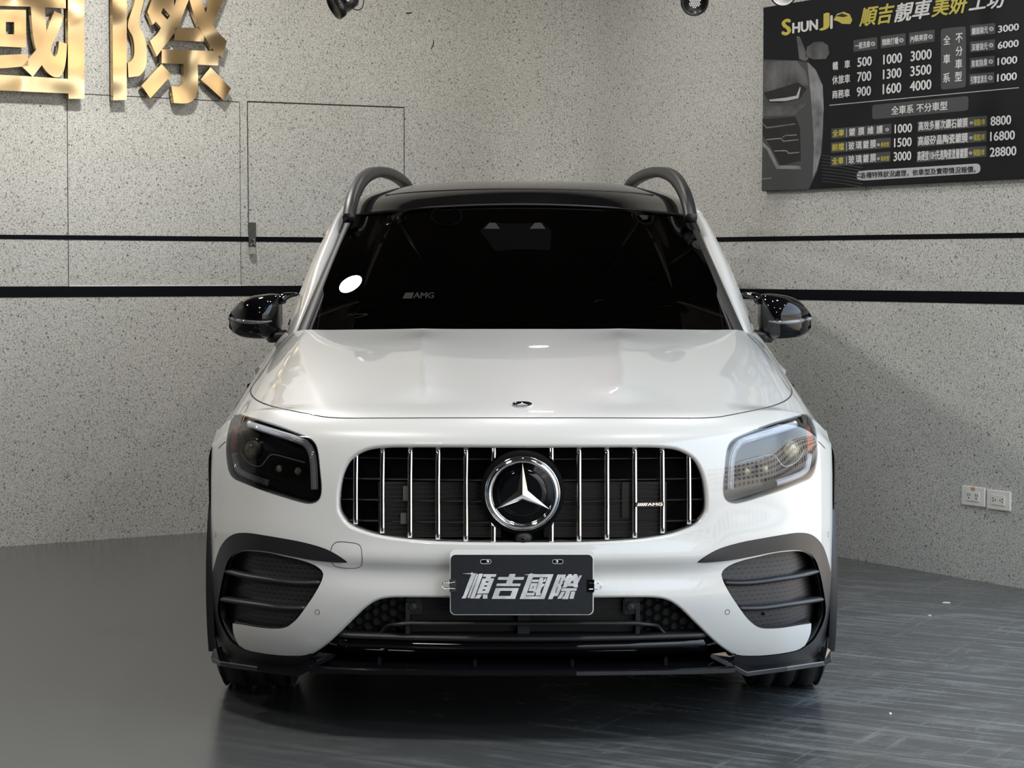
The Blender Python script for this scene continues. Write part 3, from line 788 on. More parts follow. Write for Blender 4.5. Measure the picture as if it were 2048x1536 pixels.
#        y      z     depth-scale  crest drop  extension
ROWS = [(.075, .170, 1.0, .00, .04), (.030, .250, 1.0, .00, .04), (.004, .340, 1.0, .00, .04), (.000, .410, 1.0, .00, .04),
        (.005, .466, 1.0, .00, .04), (-.004, .490, 1.0, .00, .04), (.000, .535, 1.0, .00, .05), (.006, .620, 1.0, .02, .08),
        (.012, .710, 1.0, .045, .14), (.024, .785, 1.0, .07, .20), (.042, .830, 1.0, .078, .25), (.082, .861, 1.0, .090, .28),
        (.155, .886, 1.0, .086, .30), (.28, .911, .98, .088, .30), (.45, .944, .93, .103, .30), (.68, .985, .87, .122, .30),
        (.98, 1.032, .80, .145, .30), (1.30, 1.076, .76, .156, .30)]
def sstep(a, b, x):
    t = np.clip((x - a) / (b - a), 0, 1); return t * t * (3 - 2 * t)
NET = np.zeros((len(ROWS), len(XC), 3))
for i, (yc, zc, m, dc, ex) in enumerate(ROWS):
    hood = 1.0 if i >= 11 else 0.0
    P = PC.copy(); P[12] = PC[11] + .35 * ex; P[13] = PC[11] + ex
    y = yc + P * m
    if i in (4, 5): y = yc * (1 - sstep(.40, .62, XC)) + 0.002 * sstep(.40, .62, XC) + P * m
    q = np.clip((XC - .72) / .182, 0, 1)
    z = zc - .008 * hood * (np.minimum(XC, .78) / .78) ** 2 - dc * q ** 2
    z[12] = z[11] - .022 - .25 * dc; z[13] = z[11] - .05 - .6 * dc
    if i < 7: z[12:] = z[11]
    NET[i, :, 0] = XC; NET[i, :, 1] = y; NET[i, :, 2] = z
    if i < 3: NET[i, 9:, 0] -= (.012, .006, .002)[i]
def chord(P, axis):
    d = np.linalg.norm(np.diff(P, axis=axis), axis=2).mean(axis=1 - axis); return np.concatenate([[0], np.cumsum(d)])
SK = chord(NET, 1); TK = chord(NET, 0); SMAX, TMAX = SK[-1], TK[-1]
def spline_mat(k):
    """matrix giving second derivatives of a natural cubic spline; mirrored start is handled by symmetry"""
    n = len(k); h = np.diff(k); A = np.zeros((n, n)); B = np.zeros((n, n)); A[0, 0] = A[-1, -1] = 1
    for i in range(1, n - 1):
        A[i, i - 1] = h[i - 1]; A[i, i] = 2 * (h[i - 1] + h[i]); A[i, i + 1] = h[i]
        B[i, i - 1] = 6 / h[i - 1]; B[i, i] = -6 / h[i - 1] - 6 / h[i]; B[i, i + 1] = 6 / h[i]
    return np.linalg.solve(A, B)
# columns are splined with their mirror image so that the middle is smooth
SKF = np.concatenate([-SK[:0:-1], SK]); MS = spline_mat(SKF); MT = spline_mat(TK)
NETF = np.concatenate([NET[:, :0:-1, :] * np.array([-1, 1, 1]), NET], axis=1)
DS = np.einsum('ij,rjc->ric', MS, NETF)
def seg(k, x):
    i = np.clip(np.searchsorted(k, x, side='right') - 1, 0, len(k) - 2); h = k[i + 1] - k[i]
    b = (x - k[i]) / h; return i, h, 1 - b, b
def E(s, t):
    s = np.atleast_1d(np.asarray(s, float)); t = np.atleast_1d(np.asarray(t, float))
    i, h, a, b = seg(SKF, s)
    h2 = (h * h / 6)[None, :, None]
    R = NETF[:, i, :] * a[None, :, None] + NETF[:, i + 1, :] * b[None, :, None] + (DS[:, i, :] * (a ** 3 - a)[None, :, None] + DS[:, i + 1, :] * (b ** 3 - b)[None, :, None]) * h2
    D = np.einsum('ij,jnc->inc', MT, R)
    k, h, a, b = seg(TK, t); n = np.arange(len(s)); h2 = (h * h / 6)[:, None]
    S = R[k, n] * a[:, None] + R[k + 1, n] * b[:, None] + (D[k, n] * (a ** 3 - a)[:, None] + D[k + 1, n] * (b ** 3 - b)[:, None]) * h2
    # pressed lines of the bonnet
    x = np.abs(S[:, 0]); tt = np.interp(t, TK, np.arange(len(TK)))
    xr = np.interp(tt, [13, 17], [.272, .318])
    amp = .017 * sstep(12.4, 13.6, tt) * (1 - .85 * sstep(16.0, 17, tt))
    d = x - xr
    S[:, 2] += amp * np.where(d < 0, np.exp(d / .06), np.exp(-d / .10))
    xe = np.interp(tt, [12, 17], [.535, .728])
    e = x - xe
    S[:, 2] -= .13 * sstep(11.8, 12.8, tt) * (np.sqrt(e * e + .008 ** 2) + e) * .5 * (1 - sstep(.80, .86, x) * .3)
    return S
def EN(s, t, h=.002):
    s = np.atleast_1d(np.asarray(s, float)); t = np.atleast_1d(np.asarray(t, float))
    a = E(np.minimum(s + h, SMAX), t) - E(np.maximum(s - h, -SMAX), t); b = E(s, np.minimum(t + h, TMAX)) - E(s, np.maximum(t - h, 0))
    n = np.cross(a, b); return n / np.linalg.norm(n, axis=1)[:, None]
# dense copy used to drop traced outlines onto the surface
NS, NT = 170, 230
sg = np.linspace(-.01, SMAX, NS); tg = np.linspace(0, TMAX, NT)
SG, TG = np.meshgrid(sg, tg); PT = E(SG.ravel(), TG.ravel())
_fc = grid_faces(NT, NS)
BVH = BVHTree.FromPolygons([Vector(p) for p in PT], _fc)
def to_st(px, py):
    if px <= 1046.5:                       # middle line: s = 0, match the height
        lo, hi = 0.0, TMAX
        ts = np.linspace(0, TMAX, 4000); ps = E(np.zeros_like(ts), ts)
        py_s = np.array([to_px(Vector(p) + ORG)[1] for p in ps[::10]])
        i = int(np.argmin(np.abs(py_s - py))); return Vector((0.0, ts[::10][i]))
    d = ray(px, py); hit, nrm, idx, dist = BVH.ray_cast(CAM - ORG, d)
    if hit is None: return None
    r, c = divmod(idx, NS - 1)
    # solve in the cell
    s, t = sg[c] + (sg[1] - sg[0]) * .5, tg[r] + (tg[1] - tg[0]) * .5
    for _ in range(6):
        p = E(s, t)[0]; ps = (E(s + .001, t)[0] - p) / .001; pt = (E(s, t + .001)[0] - p) / .001
        r_ = np.array(hit) - p; A = np.stack([ps, pt], 1); sol = np.linalg.lstsq(A, r_, rcond=None)[0]
        s += sol[0]; t += sol[1]
    return Vector((max(0, min(SMAX, s)), max(0, min(TMAX, t))))
def end_t(z):
    ts = np.linspace(0, TMAX, 800); ps = E(np.full_like(ts, SMAX), ts); return ts[int(np.argmin(np.abs(ps[:, 2] - z)))]
def st_loop(pts, n=5, closed=True, corner=50):
    """traced pixels (plus ready (s,t) Vectors) -> closed outline in surface coordinates"""
    out = []
    run = []
    res = []
    for p in pts:
        if isinstance(p, Vector):
            if run: res += [to_st(q.x, q.y) for q in bezel_loop([Vector((a, b, 0)) for a, b in run], n, False, corner)]; run = []
            res.append(p)
        else: run.append(p)
    if run:
        full = len(run) == len(pts)
        res += [to_st(q.x, q.y) for q in bezel_loop([Vector((a, b, 0)) for a, b in run], n, closed and full, corner)]
    out = []
    for p in res:
        if p is None: continue
        if out and (out[-1] - p).length < .0012: continue
        out.append(p)
    return out

CXP = 1045
LP = {}
GRILLE = [(CXP, 887)] + z2([(300, 263), (600, 263), (700, 266), (770, 275), (815, 291), (855, 315), (885, 345), (908, 385), (924, 430), (935, 485), (940, 545), (937, 600), (918, 640), (885, 677), (830, 705), (750, 730), (640, 749), (500, 762), (300, 770)]) + [(CXP, 1091.5)]
HEADL = z2([(1418, 120), (1380, 126), (1300, 148), (1200, 180), (1110, 216), (1060, 240), (1034, 268), (1022, 310), (1012, 400), (1005, 480), (1010, 528), (1027, 552), (1060, 563), (1105, 557), (1180, 535), (1300, 496), (1400, 456), (1438, 438), (1460, 408), (1471, 360), (1476, 300), (1470, 225), (1455, 168), (1438, 133)])
INTAKE = z2([(998, 912), (1005, 895), (1040, 868), (1100, 845), (1180, 826), (1260, 808), (1335, 799), (1395, 799), (1430, 814), (1457, 840), (1478, 900), (1496, 985), (1509, 1080), (1502, 1130), (1482, 1182), (1450, 1236), (1412, 1266), (1428, 1235), (1440, 1200), (1443, 1156), (1380, 1165), (1300, 1178), (1220, 1182), (1180, 1175), (1150, 1155), (1120, 1125), (1080, 1070), (1040, 1010), (1008, 950)])
LOWER = [(CXP, 1191)] + z2([(300, 1016), (600, 1014), (690, 1018), (745, 1033), (800, 1070), (850, 1118), (900, 1168), (950, 1218), (1000, 1262), (1060, 1303)])
TRIM = z2([(1060, 1303), (1080, 1312), (1120, 1316), (1200, 1315), (1300, 1304), (1375, 1288), (1412, 1266), (1450, 1236), (1482, 1182), (1502, 1130), (1509, 1080), (1496, 985), (1478, 900), (1457, 840), (1432, 812), (1390, 795), (1330, 793), (1250, 803), (1150, 823), (1050, 841), (950, 851), (878, 853), (905, 833), (950, 805), (1000, 782), (1100, 754), (1200, 735), (1300, 718), (1370, 708), (1420, 710), (1460, 730), (1490, 765), (1508, 805), (1524, 860), (1538, 920), (1548, 985)])
HOOD = [(CXP, 836), (1200, 836), (1330, 836.3), (1427, 835.2), (1477, 827), (1540, 813.5), (1568, 803), (1580.5, 793), (1583.8, 782), (1577.5, 769), (1563, 747.5), (1540, 717), (1509, 683), (1494, 668)]
g = st_loop(GRILLE, closed=False); LP['grille'] = g
LP['headlamp'] = [Vector((min(p.x, SK[11] - .006), p.y)) for p in st_loop(HEADL)]
LP['intake'] = st_loop(INTAKE, corner=60)
lo_line = st_loop(LOWER, closed=False)
LP['lower'] = lo_line + [Vector((lo_line[-1].x, 0)), Vector((0, 0))]
tr_line = st_loop(TRIM, closed=False)
LP['trim'] = tr_line + [Vector((SMAX, end_t(.335))), Vector((SMAX, 0)), Vector((lo_line[-1].x, 0))]
ho_line = st_loop(HOOD, closed=False)
hx = ho_line[-1]
LP['hood'] = ho_line + [Vector((hx.x, TMAX)), Vector((0, TMAX))]
ORDER = ['grille', 'headlamp', 'intake', 'lower', 'trim', 'hood']
# triangulate the unrolled surface with every outline as a fixed edge
CELL = .0125
PV = []; PE = []
CREASES = []
_ss = np.linspace(.15, .95, 500)
for r0, r1, fn in ((12.5, 17, lambda q: np.interp(q, [13, 17], [.272, .318])), (11.9, 17, lambda q: np.interp(q, [12, 17], [.535, .728]))):
    ln = []
    for q in np.linspace(r0, r1, 90):
        t = float(np.interp(q, np.arange(len(TK)), TK)); xs_ = E(_ss, np.full_like(_ss, t))[:, 0]
        ln.append(Vector((float(np.interp(fn(q), xs_, _ss)), t)))
    CREASES.append(ln)
for k in ORDER:
    o = len(PV); lp = LP[k]; PV += [Vector((p.x, p.y)) for p in lp]; n = len(lp); PE += [(o + i, o + (i + 1) % n) for i in range(n)]
for ln in CREASES:
    o = len(PV); PV += [Vector((p.x, p.y)) for p in ln]; PE += [(o + i, o + i + 1) for i in range(len(ln) - 1)]
LPTS = np.array([(p.x, p.y) for p in PV])
ns_, nt_ = int(SMAX / CELL), int(TMAX / CELL)
for i in range(ns_ + 1):
    for j in range(nt_ + 1):
        s = SMAX * i / ns_; t = TMAX * j / nt_
        if np.min((LPTS[:, 0] - s) ** 2 + (LPTS[:, 1] - t) ** 2) < (.45 * CELL) ** 2 and 0 < i < ns_ and 0 < j < nt_: continue
        PV.append(Vector((s, t)))
cv, ce, cf, *_ = delaunay_2d_cdt(PV, PE, [], 0, 1e-6)
SV = np.array([v.x for v in cv]); TV = np.array([v.y for v in cv])
P3 = E(SV, TV); N3 = EN(SV, TV)
CLS = {k: [] for k in ORDER + ['bumper']}
for f in cf:
    c = (cv[f[0]] + cv[f[1]] + cv[f[2]]) / 3
    a = (cv[f[1]] - cv[f[0]]).cross(cv[f[2]] - cv[f[0]])
    if abs(a) < 1e-12: continue
    q = P3[list(f)].mean(axis=0)
    if q[0] > .8 and (q[1] - .86) ** 2 + (q[2] - .36) ** 2 < .378 ** 2: continue      # the wheel arch
    f = tuple(f) if a > 0 else tuple(f[::-1])
    for k in ORDER:
        if inside(c, LP[k]): CLS[k].append(f); break
    else: CLS['bumper'].append(f)
# orientation: normals have to look out of the car (towards -y at the nose)
FLIP = N3[int(np.argmin(np.abs(SV - .2) + np.abs(TV - .3)))][1] > 0
if FLIP: N3 = -N3
def off_pt(p, n, d): return Vector((p[0] + n[0] * d, p[1] + n[1] * d, p[2] + n[2] * d))
def panel(tris, move=None, both=True, side=1):
    """triangles of one class -> verts, faces, normals for the whole width (both) or one side"""
    ids = sorted({i for f in tris for i in f}); mp = {i: k for k, i in enumerate(ids)}
    V = []; N = []
    for i in ids:
        p = Vector(P3[i]); n = Vector(N3[i])
        if abs(SV[i]) < 1e-5: p.x = 0; n.x = 0; n.normalize()
        if move: p = move(p, n)
        V.append(p); N.append(n)
    F = [tuple(mp[i] for i in (f[::-1] if FLIP else f)) for f in tris]
    mir = lambda v: Vector((-v.x, v.y, v.z))
    if both:
        k = len(V); m2 = {}
        V2, N2 = list(V), list(N)
        for i, v in enumerate(V):
            if abs(v.x) < 1e-5: m2[i] = i
            else: m2[i] = len(V2); V2.append(mir(v)); N2.append(mir(N[i]))
        return V2, F + [tuple(m2[i] for i in f[::-1]) for f in F], N2
    if side < 0: return [mir(v) for v in V], [f[::-1] for f in F], [mir(n) for n in N]
    return V, F, N
def loop3(lp):
    s = [p.x for p in lp]; t = [p.y for p in lp]; P = E(s, t); N = EN(s, t)
    if FLIP: N = -N
    return [Vector(p) for p in P], [Vector(n) for n in N]
def rim(lp, r=.005, depth=.04, closed=True, inward=1, sides=(1, -1), base=0.0, back=Vector((0, 1, 0))):
    """rounded return edge running along an outline into its opening"""
    P, N = loop3(lp); n = len(P); V = []; F = []; NN = []
    ar = sum(lp[i].cross(lp[(i + 1) % n]) for i in range(n))
    rows = []
    for i in range(n):
        a, b = P[(i - 1) % n if closed else max(i - 1, 0)], P[(i + 1) % n if closed else min(i + 1, n - 1)]
        t = (b - a).normalized(); d = N[i].cross(t).normalized()
        if ar < 0: d = -d
        if FLIP: d = -d
        d *= inward
        row = []
        for k in range(5):
            q = math.pi / 2 * k / 4; row.append((P[i] + N[i] * base + d * (r * math.sin(q)) - N[i] * (r * (1 - math.cos(q))), (N[i] * math.cos(q) + d * math.sin(q)).normalized()))
        e = row[-1][0] + back * depth; row.append((e, d.copy()))
        rows.append(row)
    K = 6
    for row in rows:
        for p, q in row: V.append(p); NN.append(q)
    for i in range(n if closed else n - 1):
        j = (i + 1) % n
        for k in range(K - 1): F.append((i * K + k, i * K + k + 1, j * K + k + 1, j * K + k))
    # make the face winding agree with the normals
    f = F[len(F) // 2]; fn = (V[f[1]] - V[f[0]]).cross(V[f[2]] - V[f[0]])
    if fn.dot(NN[f[0]]) < 0: F = [q[::-1] for q in F]
    outV, outF, outN = [], [], []
    for sd in sides:
        o = len(outV)
        outV += [Vector((v.x * sd, v.y, v.z)) for v in V]; outN += [Vector((v.x * sd, v.y, v.z)) for v in NN]
        outF += [tuple(o + i for i in (q if sd > 0 else q[::-1])) for q in F]
    return outV, outF, outN
def join(*parts):
    V, F, N = [], [], []
    for v, f, n in parts:
        o = len(V); V += v; F += [tuple(o + i for i in q) for q in f]; N += n
    return V, F, N
def half_open(lp):            # drop the stretch that lies on the middle line
    k = [p for p in lp if p.x > 1e-4 or True]; return k
gr_edge = [p for p in LP['grille']]
V, F, N = join(panel(CLS['bumper']), rim(gr_edge, .010, .05, closed=False), rim(LP['headlamp'], .004, .03), rim(lo_line, .008, .05, closed=False, inward=1))
bumper = mk('front_body', V, F, M['white'], car, normals=N)
V, F, N = join(panel(CLS['hood']), rim(ho_line, .0025, .010, closed=False, inward=-1))
hood = mk('hood', V, F, M['white'], car, normals=N)
def lift(d): return lambda p, n: p + n * d
for _sd in (1, -1):
    V, F, N = panel(CLS['trim'], lift(.004), both=False, side=_sd); mk('arch_trim', V, F, M['trim'], car, normals=N)
def strip_on(line, w, d, m, name, parent, sides=(1, -1), label=None):
    """narrow band lying on the shell along a surface line"""
    P, N = loop3(line); n = len(P); V, F = [], []
    for i in range(n):
        t = (P[min(i + 1, n - 1)] - P[max(i - 1, 0)]).normalized(); s = N[i].cross(t).normalized() * (w / 2)
        V += [P[i] - s + N[i] * d, P[i] + s + N[i] * d]
    F = [(2 * i, 2 * i + 1, 2 * i + 3, 2 * i + 2) for i in range(n - 1)]
    oV, oF = [], []
    for sd in sides:
        o = len(oV); oV += [Vector((v.x * sd, v.y, v.z)) for v in V]; oF += [tuple(o + i for i in (f if sd > 0 else f[::-1])) for f in F]
    return mk(name, oV, oF, m, parent, label=label)
strip_on(ho_line, .0038, .0008, M['gap'], 'hood_gap', car)
strip_on(st_loop([(1636, 883), (1642, 888), (1650, 897)], closed=False), .002, .0008, M['gap'], 'wing_gap', car)
# ------------------------------------------------------------------ front end fittings
def fy(x, z):
    h = BVH.ray_cast(Vector((abs(x), -1, z)), Vector((0, 1, 0)))[0]
    return h.y if h else .1
def sp(px, py, back=0.0, lat=0):
    """point on the shell behind a pixel of the right half, pushed back along the car"""
    m = px < CXP
    if m: px = 2 * CXP - px
    s = to_st(max(px, 1047), py); p = Vector(E(s.x, s.y)[0]); 
    if px <= 1047.5: p.x = 0
    p.y += back
    if m: p.x = -p.x
    return p
def mirx(V): return [Vector((-v.x, v.y, v.z)) for v in V]
def both(name, V, F, m, parent, smooth=True, label=None):
    a = mk(name, V, F, m, parent, smooth, label=label); b = mk(name, mirx(V), [f[::-1] for f in F], m, parent, smooth, label=label); return a, b
def boxo(name, c, size, m, parent, bev=.001, rot=None, label=None):
    bm = bmesh.new(); s = Vector(size) / 2; bm_box(bm, -s, s, bev)
    if rot is not None: bmesh.ops.transform(bm, matrix=rot, verts=bm.verts)
    bmesh.ops.translate(bm, vec=Vector(c), verts=bm.verts)
    return from_bm(name, bm, m, parent, label=label)

# radiator grille
V, F, N = panel(CLS['grille'], lambda p, n: p + Vector((0, .075, 0)))
grille = mk('grille', V, F, M['deep'], car, normals=N)
def grille_span(z):
    xs = np.linspace(0, .7, 281); hit = 0
    for x in xs:
        h, n_, i_, d_ = BVH.ray_cast(Vector((max(x, .002), -1, z)), Vector((0, 1, 0)))
        r, c = divmod(i_, NS - 1)
        if inside((sg[c], tg[r]), LP['grille']): hit = x
    return hit
for py in (920, 962, 1004, 1046):
    z = cl(1150, py, .03).z; w = grille_span(z) + .004
    pts = [Vector((x, fy(x, z) + .040, z)) for x in np.linspace(-w, w, 41)]
    V, F = sweep(pts, [(-.02, -.0014), (.008, -.0014), (.010, 0), (.008, .0014), (-.02, .0014)]); mk('grille_louvre', V, F, M['mblack'], grille)
z0, z1 = cl(1045, 1066, .13).z, cl(1045, 962, .13).z
for sd in (-1, 1):
    bm = bmesh.new()
    n = 13
    for i in range(n):
        z = z0 + (z1 - z0) * i / (n - 1); bm_box(bm, (.06, .0615 + .0005 * 0, z - .0012), (.385, .071, z + .0012))
    bm_box(bm, (.058, .068, z0 - .004), (.388, .0725, z1 + .004))
    if sd < 0:
        for v in bm.verts: v.co.x = -v.co.x
        bmesh.ops.reverse_faces(bm, faces=bm.faces)
    from_bm('radiator_core', bm, M['fin'], grille)
for px, py, w, h in ((1250, 998, 15, 72), (808, 1035, 12, 22), (812, 985, 10, 30)):
    c = cl(px, py, .085); boxo('mounting_bracket', (c.x, .062, c.z), (w * .00134, .012, h * .00134), M['bracket'] if h < 40 else M['fin'], grille)
SL = [(1158, 895, 1083), (1214, 895, 1080), (1270, 895.5, 1077), (1326, 897, 1069), (1380, 909, 1052)]
def slat(px, pt, pb, slant=0):
    zt, zb = cl(px, pt, .02).z, cl(px, pb, .02).z
    pts = []; n = 15
    for i in range(n):
        z = zb + (zt - zb) * i / (n - 1); k = (z - .62) / .17
        x = cl(px, pt, .04).x; pts.append(Vector((x, fy(x, z) + .016 + .006 * k * k - .004, z)))
    prof = [(.0064, .012), (.0064, -.002), (.0050, -.0048), (.0022, -.0056), (-.0022, -.0056), (-.0050, -.0048), (-.0064, -.002), (-.0064, .012)]
    V, F = sweep(pts, [(a, b) for a, b in prof], up=Vector((0, 1, 0)))
    if slant:      # the pieces beside the badge are cut at an angle
        for v in V:
            if (slant > 0 and v.z < zb + .003) or (slant < 0 and v.z > zt - .003): v.z += slant * .010 * ((v.x - pts[0].x) / .0064) * (1 if pts[0].x < 0 else -1)
    return V, F, pts
for sgn in (1, -1):
    for px, pt, pb, sl in [q + (0,) for q in SL] + [(1102.6, 895, 920, 1), (1102.6, 1050, 1084, -1)]:
        V, F, pts = slat(px, pt, pb, sl)
        gp = [p + Vector((0, -.0052, 0)) for p in pts]; gp[0] = gp[0] + Vector((0, 0, .006)); gp[-1] = gp[-1] - Vector((0, 0, .006))
        Vg, Fg = sweep(gp, [(.0016, .001), (.0016, -.0009), (-.0016, -.0009), (-.0016, .001)], up=Vector((0, 1, 0)))
        if sgn < 0: V = mirx(V); F = [f[::-1] for f in F]; Vg = mirx(Vg); Fg = [f[::-1] for f in Fg]
        s_ = mk('grille_slat', V, F, M['chrome'], car); mk('slat_groove', Vg, Fg, M['gblack'], s_, smooth=False)

# round three-pointed emblem in the grille
def star(name, R, rin, h, m, parent, mtx):
    V = [mtx @ Vector((0, 0, h))]; F = []
    for k in range(3):
        a = math.pi / 2 + k * 2 * math.pi / 3
        V.append(mtx @ Vector((R * math.cos(a), R * math.sin(a), h * .30)))
        b = a + math.pi / 3; V.append(mtx @ Vector((rin * math.cos(b), rin * math.sin(b), h * .22)))
    for k in range(3):
        t = 1 + 2 * k; n = 2 + 2 * k; p = 2 + 2 * ((k - 1) % 3)
        F += [(0, p, t), (0, t, n)]
    o = len(V); V += [v - (mtx.to_3x3() @ Vector((0, 0, h * .22))) for v in V]
    ring = [1, 2, 3, 4, 5, 6]
    for i in range(6): a, b = ring[i], ring[(i + 1) % 6]; F.append((a, o + a, o + b, b))
    return mk(name, V, F, m, parent, smooth=False)
cb = cl(1046.5, 988, -.012); cb.x = .0004
MB = Matrix.Translation(Vector((0, .012, cb.z))) @ Matrix.Rotation(math.radians(94), 4, 'X')
V, F = lathe_vf([(.090, -.06), (.111, -.055), (.112, -.004), (.109, .002), (.100, .006), (.096, .006), (.090, .002)], 64, MB)
badge = mk('emblem_bezel', V, F, M['deep'], car)
V, F = lathe_vf([(.084, .006), (.05, .0066), (.01, .0069), (.001, .0069)], 64, MB); mk('emblem_disc', V, F, M['gblack'], badge)
V, F = lathe_vf([(.097, .002), (.0965, .011), (.094, .0145), (.090, .0165), (.0865, .0155), (.083, .012), (.0815, .006)], 72, MB); mk('emblem_ring', V, F, M['chrome'], badge)
star('emblem_star', .0815, .0160, .016, M['chrome'], badge, MB @ Matrix.Translation((0, 0, .0075)))
V, F = lathe_vf([(.0995, .003), (.1005, .0075), (.0985, .0085), (.0975, .005)], 72, MB); mk('emblem_outer_ring', V, F, M['chrome'], badge)
# small emblem on the bonnet
s = to_st(1045, 811); pe = Vector(E(0, s.y)[0]); pe.x = 0; ne = Vector(EN(0, s.y)[0]) * (-1 if FLIP else 1); ne.x = 0; ne.normalize()
xa = Vector((1, 0, 0)); ya = ne.cross(xa).normalized()
ME = Matrix.Translation(pe) @ Matrix((xa, ya, ne)).transposed().to_4x4()
V, F = lathe_vf([(.029, 0), (.0288, .003), (.0255, .0042), (.0225, .0038), (.0215, .002)], 48, ME); he = mk('hood_emblem', V, F, M['platetext'], car)
V, F = lathe_vf([(.0275, .0036), (.0270, .0046), (.0245, .0048), (.0238, .0040)], 48, ME); mk('emblem_wreath', V, F, M['gblack'], he)
V, F = lathe_vf([(.022, .002), (.001, .0026)], 40, ME); mk('emblem_disc', V, F, M['gblack'], he)
star('emblem_star', .0215, .0045, .005, M['platetext'], he, ME @ Matrix.Translation((0, 0, .002)))
# nose camera
pc = cl(1048, 1077, .0); MC = Matrix.Translation(Vector((.003, .030, pc.z))) @ Matrix.Rotation(math.radians(90), 4, 'X')
V, F = lathe_vf([(.024, -.02), (.023, .010), (.017, .020), (.009, .023), (.001, .0235)], 28, MC)
for v in V: v.x *= 1.0; v.z = pc.z + (v.z - pc.z) * .72
cm = mk('front_camera', V, F, M['mblack'], car)
V, F = lathe_vf([(.006, .022), (.006, .0255), (.004, .026), (.001, .0262)], 16, MC @ Matrix.Translation((0, -.003, 0))); mk('camera_lens', V, F, M['gblack'], cm)
# lettered badge between the slats on the right
a = cl(1271.5, 1014, .02); b = cl(1329, 1006, .02); zc = (a.z + b.z) / 2; hh = .0062
yb = lambda x: fy(x, zc) + .002
V = []; F = []
for i in range(9):
    x = a.x + (b.x - a.x) * i / 8
    for dy, dz in ((0, -hh), (0, hh), (.006, hh), (.006, -hh)): V.append(Vector((x, yb(x) + dy, zc + dz)))
for i in range(8):
    for j in range(4): F.append((i * 4 + j, i * 4 + (j + 1) % 4, i * 4 + 4 + (j + 1) % 4, i * 4 + 4 + j))
F += [(0, 3, 2, 1)[::-1], (32, 33, 34, 35)[::-1]]
bar = mk('badge_bar', V, F, M['gblack'], car, smooth=False)
def badge_text(P, F, x0, x1, z0_, z1_, m, parent, yfun, lift=.0012, name='badge_lettering'):
    V = [Vector((x0 + (x1 - x0) * p[0], yfun(x0 + (x1 - x0) * p[0]) - lift - (p[2] if len(p) > 2 else 0), z0_ + (z1_ - z0_) * p[1])) for p in P]
    return mk(name, V, F, m, parent, smooth=False)
w = b.x - a.x
P, Ft = text_vf('AMG', .012, .0)
badge_text(P, Ft, a.x + w * .42, b.x - w * .05, zc - .0036, zc + .0036, M['chrome'], bar, yb)
for k in range(5):
    x = .05 + k * .070
    badge_text([(x, 0), (x + .045 - .002 * k, 0), (x + .095, 1), (x + .05, 1)], [(0, 1, 2, 3)], a.x, b.x, zc - .0036, zc + .0036, M['chrome'], bar, yb, name='badge_stripe')

